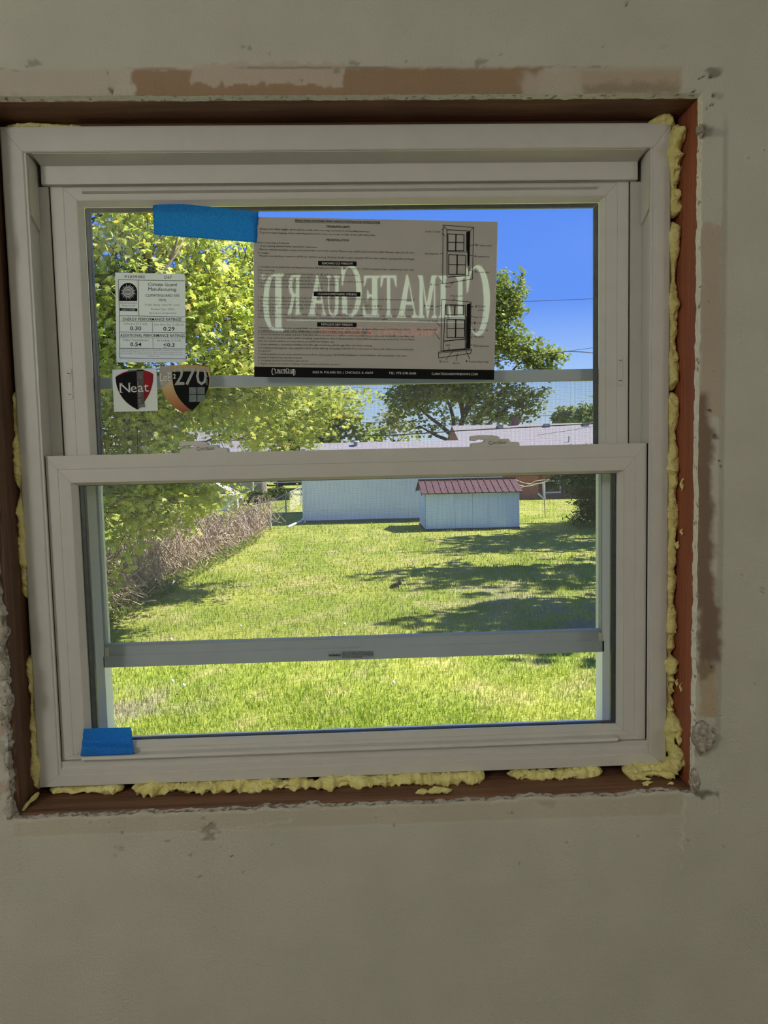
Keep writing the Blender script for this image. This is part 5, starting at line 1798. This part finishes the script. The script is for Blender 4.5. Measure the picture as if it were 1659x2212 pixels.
hgt = (eave - GZ - .12) / nz_
for k in range(nz_):
    z0_ = GZ + .12 + k * hgt
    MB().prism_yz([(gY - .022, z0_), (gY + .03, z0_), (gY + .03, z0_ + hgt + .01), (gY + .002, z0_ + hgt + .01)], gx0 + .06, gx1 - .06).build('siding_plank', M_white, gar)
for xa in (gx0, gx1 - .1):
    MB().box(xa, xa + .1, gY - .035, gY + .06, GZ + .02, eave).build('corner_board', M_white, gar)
MB().box(gx0 + .02, gx1 - .02, gY - .01, gY + .02, GZ - .05, GZ + .13).build('foundation', mat('foundation_grey', (0.22, 0.22, 0.22), .9, noise=.2), gar)
for s in (-1, 1):
    ye = gY - .35 if s < 0 else gY + 6.75
    ze = eave - .10
    MB().hexa([(gx0 - .2, ye, ze), (gx1 + .2, ye, ze), (gx1 + .2, gY + 3.2, rg - .06), (gx0 - .2, gY + 3.2, rg - .06), (gx0 - .2, ye, ze + .06), (gx1 + .2, ye, ze + .06), (gx1 + .2, gY + 3.2, rg), (gx0 - .2, gY + 3.2, rg)]).build('roof_slope', M_shingle, gar)
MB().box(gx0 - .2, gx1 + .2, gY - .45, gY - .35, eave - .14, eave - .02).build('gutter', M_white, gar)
c = at(768, 958, gY + 2.6)
MB().lathe([(0, .16), (.16, .14), (.2, .08), (.08, .06), (.08, -.15), (0, -.15)], (c[0], gY + 2.6, c[2] - .02), 12).build('roof_vent', M_grey, gar)
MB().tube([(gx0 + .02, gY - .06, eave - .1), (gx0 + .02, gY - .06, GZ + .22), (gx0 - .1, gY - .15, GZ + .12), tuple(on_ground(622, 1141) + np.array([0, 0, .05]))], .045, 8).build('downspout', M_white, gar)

# ------------------------------------------------------------------ metal shed
M_shed = mat('sky_tinted_shed_metal', (0.66, 0.80, 1.0), 0.5, color2=(0.58, 0.72, 0.95), nscale=2.2, stretch=(3, 3, .5))  # whitish shed metal with the blue of the skylight mixed into its colour
M_maroon = mat('maroon_roof_metal', (0.125, 0.060, 0.062), 0.55, color2=(0.095, 0.048, 0.050), nscale=1.5)
sY = on_ground(918, 1147)[1]
sx0, sx1 = at(918, 1100, sY)[0], at(1122, 1100, sY)[0]
depth = 2.4
seave = at(918, 1064, sY)[2]
sr = at(1000, 1036, sY + depth / 2)[2]
shed = empty('garden_shed', ((sx0 + sx1) / 2, sY + depth / 2, GZ))
tag(shed, 'small whitish metal shed, blue skylight put into its colour, with a maroon ribbed roof on the lawn', 'shed')
MB().box(sx0 - .02, sx1 + .02, sY - .02, sY + depth + .02, GZ - .02, GZ + .07).build('base_frame', mat('shed_base', (0.12, 0.11, 0.10), .9, noise=.3), shed)
for xe, nm in ((sx0, 0), (sx1 - .02, 1)):
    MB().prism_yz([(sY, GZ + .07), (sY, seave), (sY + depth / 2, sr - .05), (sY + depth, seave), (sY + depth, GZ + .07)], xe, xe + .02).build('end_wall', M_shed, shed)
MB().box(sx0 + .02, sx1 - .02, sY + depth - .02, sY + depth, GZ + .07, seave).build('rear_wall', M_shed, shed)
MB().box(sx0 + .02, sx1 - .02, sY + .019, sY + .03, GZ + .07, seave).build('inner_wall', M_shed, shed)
edges = [at(v_, 1100, sY)[0] for v_ in (918, 945, 983, 1021, 1057, 1095, 1122)]
for k in range(6):
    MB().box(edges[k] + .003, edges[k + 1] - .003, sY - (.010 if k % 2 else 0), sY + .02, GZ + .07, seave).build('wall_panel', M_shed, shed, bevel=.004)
npan = 15
pw = (sx1 - sx0 + .24) / npan
slope_me = {}
for s in (-1, 1):
    for k in range(npan):
        xa = sx0 - .12 + k * pw
        ye = sY - .14 if s < 0 else sY + depth + .14
        ze = seave - .06
        ym = sY + depth / 2
        if s not in slope_me:
            p8 = [(.012, ye - ym, ze), (pw - .012, ye - ym, ze), (pw - .012, 0, sr - .035), (.012, 0, sr - .035), (.012, ye - ym, ze + .03), (pw - .012, ye - ym, ze + .03), (pw - .012, 0, sr), (.012, 0, sr)]
            o_ = MB().hexa(p8)
            # raised standing seam on one side of each panel
            o_.hexa([(-.012, ye - ym - .005, ze), (.012, ye - ym - .005, ze), (.012, 0, sr - .035), (-.012, 0, sr - .035), (-.012, ye - ym - .005, ze + .055), (.012, ye - ym - .005, ze + .055), (.012, 0, sr + .025), (-.012, 0, sr + .025)])
            obj_ = o_.build('roof_panel', M_maroon, None, origin=(0, 0, 0))
            slope_me[s] = obj_.data
        else:
            obj_ = bpy.data.objects.new('roof_panel', slope_me[s])
            COL.objects.link(obj_)
        obj_.parent = shed
        obj_.location = Vector((xa, ym, 0)) - WLOC[shed.name]
MB().box(sx0 - .13, sx1 + .13, sY + depth / 2 - .05, sY + depth / 2 + .05, sr - .005, sr + .05).build('ridge_cap', M_maroon, shed)
MB().prism_yz([(sY - .15, seave - .10), (sY - .15, seave - .02), (sY + depth / 2, sr + .0), (sY + depth + .15, seave - .02), (sY + depth + .15, seave - .10), (sY + depth / 2, sr - .08)], sx0 - .135, sx0 - .115).build('rake_trim', mat('dark_trim', (.05, .04, .045), .6, noise=.1), shed)

# ------------------------------------------------------------------ red brick house


def mat_brick(name, c1, c2, mortar, scale, ofs=0.5):
    m_, nt_, b_ = mat_new(name)
    tc_ = nt_.nodes.new('ShaderNodeTexCoord')
    mp_ = nt_.nodes.new('ShaderNodeMapping')
    mp_.inputs['Rotation'].default_value = (math.pi / 2, 0, 0)
    br_ = nt_.nodes.new('ShaderNodeTexBrick')
    br_.inputs['Color1'].default_value = (*c1, 1)
    br_.inputs['Color2'].default_value = (*c2, 1)
    br_.inputs['Mortar'].default_value = (*mortar, 1)
    br_.inputs['Scale'].default_value = scale
    br_.inputs['Brick Width'].default_value = 0.22
    br_.inputs['Row Height'].default_value = 0.075
    br_.inputs['Mortar Size'].default_value = 0.010
    nt_.links.new(tc_.outputs['Object'], mp_.inputs[0])
    nt_.links.new(mp_.outputs[0], br_.inputs['Vector'])
    nt_.links.new(br_.outputs['Color'], b_.inputs['Base Color'])
    b_.inputs['Roughness'].default_value = 0.9
    return m_


M_brick = mat_brick('red_brick', (0.46, 0.155, 0.095), (0.38, 0.12, 0.075), (0.40, 0.24, 0.18), 1.0)
M_brick_b = mat_brick('beige_brick', (0.50, 0.47, 0.40), (0.42, 0.40, 0.34), (0.40, 0.38, 0.34), 1.0)
hY = 43.0
hx0, hx1 = at(1003, 1000, hY)[0], 27.0
hxs = at(1163, 1050, hY)[0]
hz = at(1150, 916, hY + 5.0)[2]
he = GZ + 2.75
house = empty('brick_house', ((hx0 + hx1) / 2, hY + 5, GZ))
tag(house, 'red brick house with a wide grey shingle roof behind the shed', 'house')
MB().box(hx0, hxs, hY, hY + 10, GZ - .05, he).build('wall', M_brick, house)
MB().box(hxs, hx1, hY + .8, hY + 10, GZ - .05, he).build('wall', M_brick, house)
MB().prism_yz([(hY, he), (hY + 5, hz - .1), (hY + 10, he)], hx0, hx0 + .2).build('gable', M_brick, house)
for s in (-1, 1):
    ye = hY - .5 if s < 0 else hY + 10.5
    ze = he - .12
    MB().hexa([(hx0 - .05, ye, ze), (hx1, ye, ze), (hx1, hY + 5, hz - .08), (hx0 - .05, hY + 5, hz - .08), (hx0 - .05, ye, ze + .08), (hx1, ye, ze + .08), (hx1, hY + 5, hz), (hx0 - .05, hY + 5, hz)]).build('roof_slope', M_shingle, house)
MB().box(hx0, hx1, hY - .6, hY - .5, he - .2, he - .04).build('gutter', M_white, house)
c = at(1113, 912, hY + 5)
MB().box(c[0] - .17, c[0] + .17, hY + 4.8, hY + 5.2, hz - .3, hz + .42).build('chimney', mat('chimney_brick', (0.20, 0.085, 0.085), .9, noise=.15, nscale=6), house)
for pxx in (1080, 1180, 1264):
    c = at(pxx, 920 if pxx < 1200 else 917, hY + 4.5)
    MB().box(c[0] - .16, c[0] + .16, hY + 4.2, hY + 4.7, hz - .30, hz - .02).build('roof_vent', M_grey, house)
c = at(1229, 955, hY + 1.2)
MB().tube([(c[0], hY + 1.2, he + .1), (c[0], hY + 1.2, at(1229, 942, hY + 1.2)[2])], .035, 6).build('vent_pipe', M_grey, house)
c0, c1_ = at(1178, 1062, hY + .78), at(1208, 1040, hY + .78)
w_ = MB().box(c0[0] - .08, c1_[0] + .08, hY + .74, hY + .82, c0[2] - .10, c1_[2] + .08).build('window', M_white, house)
MB().box(c0[0], c1_[0], hY + .725, hY + .76, c0[2], c1_[2]).build('pane', mat('dark_pane', (.02, .022, .025), .08, noise=.1), house)

# ------------------------------------------------------------------ beige brick house far left
bY = 50.5
bx1 = at(545, 1060, bY)[0]
bh = empty('beige_house', (bx1 - 5, bY + 4, GZ))
tag(bh, 'beige brick house seen between the leaves and the vine thicket', 'house')
MB().box(bx1 - 11, bx1, bY, bY + 8, GZ - .05, GZ + 2.9).build('wall', M_brick_b, bh)
MB().prism_yz([(bY - .5, GZ + 2.85), (bY + 4, GZ + 4.6), (bY + 8.5, GZ + 2.85)], bx1 - 11.3, bx1 + .3).build('roof', M_shingle, bh)
c0, c1_ = at(472, 1046, bY), at(487, 1022, bY)
MB().box(c0[0] - .14, c1_[0] + .14, bY - .06, bY + .02, c0[2] - .18, c1_[2] + .3).build('window', M_white, bh)
MB().box(c0[0], c1_[0], bY - .075, bY - .03, c0[2], c1_[2] + .2).build('pane', bpy.data.materials['dark_pane'], bh)
MB().tube([(bx1 + .05, bY - .08, GZ + 2.8), (bx1 + .05, bY - .08, GZ + .1)], .06, 8).build('downspout', M_white, bh)
# lean-to roof in front of it
lt = empty('lean_to', (at(470, 1075, 44)[0], 44.5, GZ))
tag(lt, 'low grey lean-to roof sloping down in front of the beige house', 'shed')
A_, B_ = at(432, 1026, 44), at(524, 1078, 44)
MB().hexa([(A_[0], 44, A_[2] - .10), (B_[0], 44, B_[2] - .10), (B_[0], 46, B_[2] - .10), (A_[0], 46, A_[2] - .10), (A_[0], 44, A_[2]), (B_[0], 44, B_[2]), (B_[0], 46, B_[2]), (A_[0], 46, A_[2])]).build('roof', mat('lean_to_felt', (.42, .40, .40), .9, noise=.1), lt)
MB().hexa([(A_[0], 44.1, GZ), (B_[0] - .3, 44.1, GZ), (B_[0] - .3, 45.9, GZ), (A_[0], 45.9, GZ), (A_[0], 44.1, A_[2] - .12), (B_[0] - .3, 44.1, B_[2] + .03), (B_[0] - .3, 45.9, B_[2] + .03), (A_[0], 45.9, A_[2] - .12)]).build('side_wall', mat('lean_to_wall', (.30, .29, .27), .9, noise=.15), lt)
g0 = on_ground(496, 1103)
bn = MB().box(g0[0] - .42, g0[0] + .42, g0[1], g0[1] + .5, GZ, GZ + .75).box(g0[0] - .46, g0[0] + .46, g0[1] - .04, g0[1] + .54, GZ + .75, GZ + .83).build('storage_box', mat('white_plastic', (.85, .85, .85), .5, noise=.04), None, origin=(g0[0], g0[1], GZ))
tag(bn, 'bright white storage box standing behind the vine thicket', 'box')
# pale stump-like trunk beside the beige house
tr = empty('bare_trunk', (at(562, 1050, 49)[0], 49, GZ))
tag(tr, 'thick pale peeling tree trunk beside the beige house', 'tree')
xx = at(562, 1050, 49)[0]
MB().tube(limb_path((xx, 49, GZ - .1), (xx + .05, 49, GZ + 3.2), 0, 8, .04, 4), np.linspace(.46, .36, 8), 12).build('trunk', M_bark_pale, tr, smooth=True)
for k, dx in enumerate((-.5, .5)):
    MB().tube(limb_path((xx, 49, GZ + 2.9), (xx + dx * 2.5, 49 + dx, GZ + 6), 0, 6, .1, k), np.linspace(.24, .1, 6), 8).build('limb', M_bark_pale, tr, smooth=True)
# shrubs at the far fence
for k, (pxx, pyy, r_, lab_) in enumerate(((557, 1090, .8, 'low dark shrub at the foot of the pale trunk'), (603, 1080, .9, 'dark shrub under the far chain-link fence'))):
    g0 = on_ground(pxx, pyy)
    sh = empty('shrub', (g0[0], g0[1], GZ))
    tag(sh, lab_, 'shrub', 'shrubs by the far fence')
    pts = in_ellipsoids([((g0[0], g0[1], GZ + .35), (r_, .7, .5))], 700, .6)
    pts[:, 2] = np.maximum(pts[:, 2], GZ + .03)
    kk = RNG.random(len(pts))[:, None]
    leaf_mesh('foliage', pts, .16 + .1 * RNG.random(len(pts)), CLUMP, CLUMP_F, M_maple, sh, np.array((.05, .08, .03)) * (1 - kk) + np.array((.14, .18, .06)) * kk)

# ------------------------------------------------------------------ chain-link fence
fn = empty('chain_link_fence', (-3.6, 33, GZ))
tag(fn, 'sagging chain-link fence running back beside the garage', 'fence')
M_galv = mat('galvanised', (0.38, 0.39, 0.39), 0.5, metallic=.2, noise=.1)
fpts = [on_ground(545, 1150), on_ground(584, 1140), on_ground(618, 1112), on_ground(650, 1090)]
tops = [(p[0], p[1], GZ + 1.0) for p in fpts]
for p in fpts:
    MB().tube([(p[0], p[1], GZ - .05), (p[0], p[1], GZ + 1.06)], .032, 8).build('post', M_galv, fn)
MB().tube(tops, .026, 6).build('top_rail', M_galv, fn)
cl = MB()
for a, b in zip(fpts[:-1], fpts[1:]):
    L_ = np.linalg.norm(b - a)
    nn_ = int(L_ / .34)
    for k in range(nn_ + 1):
        for s in (1, -1):
            u0 = k / nn_
            u1 = u0 + s * 0.95 / L_
            u1c = min(max(u1, 0), 1)
            f_ = abs(u1c - u0) / max(abs(u1 - u0), 1e-6)
            q0, q1 = a + (b - a) * u0, a + (b - a) * u1c
            cl.tube([(q0[0], q0[1], GZ + .03), (q1[0], q1[1], GZ + .03 + .95 * f_)], .0032, 3, cap=False)
o = cl.build('wire_mesh', M_galv, fn)
o['kind'] = 'stuff'
fb = empty('chain_link_fence', (at(600, 1052, 48)[0], 48, GZ))
tag(fb, 'far chain-link fence crossing behind the gap left of the garage', 'fence')
xa, xb = at(545, 1060, 48)[0], at(660, 1060, 48)[0] + 3
for k in range(5):
    x_ = xa + (xb - xa) * k / 4
    MB().tube([(x_, 48, GZ - .05), (x_, 48, GZ + 1.15)], .035, 6).build('post', M_galv, fb)
MB().tube([(xa, 48, GZ + 1.1), (xb, 48, GZ + 1.1)], .028, 6).build('top_rail', M_galv, fb)

# ------------------------------------------------------------------ clothes line by the shed
cl_ = on_ground(1178, 1118)
cp = empty('clothes_line', (cl_[0], cl_[1], GZ))
tag(cp, 'old clothes line post with pale sagging lines beside the shed', 'clothes line')
M_post = mat('rusty_post', (.30, .24, .18), .8, noise=.3)
MB().tube([(cl_[0], cl_[1], GZ - .1), (cl_[0] - .05, cl_[1], GZ + .95)], .022, 6).build('post', M_post, cp)
p1 = at(1176, 1078, cl_[1])
p2 = at(1174, 1042, cl_[1])
MB().tube([tuple(p1), tuple(p2)], .05, 6).build('post_sleeve', mat('pale_sleeve', (.50, .54, .60), .6, noise=.1), cp)
MB().tube([tuple(p1), tuple(at(1163, 1066, cl_[1]))], .045, 6).build('arm', bpy.data.materials['pale_sleeve'], cp)
for k, pts in enumerate(([(1111, 1035), (1130, 1043), (1150, 1046), (1170, 1044), (1188, 1037)], [(1118, 1047), (1135, 1051), (1150, 1049), (1165, 1044), (1175, 1041)], [(1122, 1054), (1138, 1050), (1156, 1039), (1172, 1037), (1188, 1036)])):
    MB().tube([tuple(at(a, b, cl_[1] - .6 + .15 * k)) for a, b in pts], .016, 5).build('line', mat('pale_cord', (.70, .60, .50), .8, noise=.1) if k == 0 else bpy.data.materials['pale_cord'], cp)

# ------------------------------------------------------------------ overhead wires
M_cable = mat('black_cable', (.02, .02, .022), .6, noise=.1)
for k, (pts, Y, r_, lab_) in enumerate((
        ([(380, 955), (640, 946), (870, 939), (1000, 930), (1150, 922), (1300, 914), (1500, 902)], 29.0, .022, 'thick black cable crossing low over the garage roof'),
        ([(560, 926), (720, 914), (880, 911), (1050, 905), (1160, 899), (1300, 892), (1500, 880)], 40.0, .012, 'thin cable crossing above the grey house roof'),
        ([(900, 660), (1165, 650), (1290, 645), (1500, 636)], 30.0, .010, 'single thin wire high in the blue sky'),
        ([(900, 800), (1100, 776), (1180, 764), (1225, 759), (1255, 760), (1300, 764), (1500, 790)], 30.0, .017, 'dark cable bending across the sky beside the shade tree'),
        ([(1215, 760), (1290, 750), (1500, 722)], 30.2, .008, 'thin wire splitting upwards from the bent cable'),
        ([(1160, 940), (1230, 930), (1300, 918), (1480, 890)], 40.5, .010, 'faint wire over the right half of the grey roof'))):
    P = [tuple(at(a, b, Y)) for a, b in pts]
    o = MB().tube(P, r_, 5).build('overhead_wire', M_cable, None, origin=P[len(P) // 2], smooth=True)
    tag(o, lab_, 'wire', 'overhead wires')

for Y, tops_, lab_ in ((30.0, (636, 722, 790), 'wooden utility pole out to the right carrying the wires over the garden'), (40.0, (880, 890), 'wooden utility pole out to the right behind the brick house garden')):
    c = at(1500, tops_[0], Y)
    up = empty('utility_pole', (c[0] + .05, Y + .1, GZ))
    tag(up, lab_, 'pole', 'utility poles')
    MB().tube([(c[0] + .05, Y + .1, GZ - .2), (c[0] + .05, Y + .1, c[2] + .4)], [.15, .11], 12).build('shaft', M_bark, up)
    MB().box(c[0] - .7, c[0] + .8, Y - .03, Y + .03, c[2] - .06, c[2] + .06).build('crossarm', M_bark, up)

# ------------------------------------------------------------------ small things on the lawn
g0 = on_ground(855, 1271)
an = empty('small_animal', (g0[0], g0[1], GZ))
tag(an, 'dark brown lump like a small crouching animal on the lawn', 'animal')
M_fur = mat('dark_fur', (.045, .036, .028), .95, noise=.3, nscale=60, bump=.6, bscale=120)
ub = MB()
# one continuous body: spine rings from the low tail end to the raised head
spine = [(-.135, .010, .010), (-.12, .022, .022), (-.085, .040, .042), (-.04, .052, .056), (.0, .060, .066), (.035, .070, .062), (.060, .092, .050), (.078, .108, .048), (.098, .114, .046), (.118, .108, .036), (.130, .102, .016)]
rows = []
for (dx, dz, r_) in spine:
    rows.append([(g0[0] + dx, g0[1] + r_ * .9 * math.cos(t), GZ + .01 + dz + r_ * math.sin(t) * .95) for t in np.linspace(0, 2 * math.pi, 13)[:-1]])
V = np.array(rows).reshape(-1, 3)
V += (fbm(V, 45, 3, 2)[:, None] - .5) * .012
ub.add(V, grid_faces(len(spine), 12).tolist() + [(i * 12 + 11, (i + 1) * 12 + 11, (i + 1) * 12, i * 12) for i in range(len(spine) - 1)] + [tuple(range(11, -1, -1)), tuple(range((len(spine) - 1) * 12, len(spine) * 12))])
bo = fix_normals(ub.build('body', M_fur, an, smooth=True))
sm = bo.modifiers.new('smooth', 'SUBSURF')
sm.levels = sm.render_levels = 1
for dy in (-.022, .022):
    MB().lathe([(0, .016), (.009, .011), (.011, 0), (0, -.01)], (g0[0] + .088, g0[1] + dy, GZ + .160), 8).build('ear', M_fur, an, smooth=True)
for dx, dy in ((.05, -.03), (.05, .03), (-.05, -.04), (-.05, .04)):
    MB().tube([(g0[0] + dx, g0[1] + dy, GZ + .07), (g0[0] + dx + .01, g0[1] + dy, GZ + .0)], [.018, .012], 6).build('leg', M_fur, an)

M_puff = mat('dandelion_puff', (.85, .85, .80), .9, noise=.05)
M_stem = mat('dandelion_stem', (.25, .33, .10), .8, noise=.1)
for k, (x_, y_, lab_) in enumerate(((373, 1481, 'white dandelion clock in the near grass, upper of a pair'), (397, 1490, 'white dandelion clock in the near grass, lower of a pair'), (744, 1354, 'white dandelion clock just above the middle of the screen bar'),
                                    (370, 1388, 'white dandelion clock just above the left end of the screen bar'), (850, 1485, 'white dandelion clock in the near grass below the warning label'), (414, 1264, 'white dandelion clock near the foot of the vine thicket'),
                                    (520, 1358, 'white dandelion clock in the screened grass left of centre'), (560, 1235, 'white dandelion clock in the middle of the lawn'))):
    g0 = on_ground(x_, y_ + 6)
    dd = empty('dandelion', (g0[0], g0[1], GZ))
    tag(dd, lab_, 'dandelion', 'dandelions in the lawn')
    r_ = .022 if y_ > 1340 else .028
    MB().tube([(g0[0], g0[1], GZ - .02), (g0[0] + .004, g0[1], GZ + .085)], .0025, 5).build('stem', M_stem, dd)
    lump('seed_head', dd, (g0[0] + .004, g0[1], GZ + .095), (r_, r_, r_), 90 + k, M_puff, n=8, amp=.25, freq=4)
g0 = on_ground(376, 1266)
o = lump('litter_bag', None, (g0[0], g0[1], GZ + .06), (.12, .10, .07), 140, mat('white_litter', (.85, .83, .82), .5, noise=.08), n=12, amp=.5, freq=1.8, origin=(g0[0], g0[1], GZ))
tag(o, 'crumpled white plastic scrap at the foot of the vine thicket', 'litter')
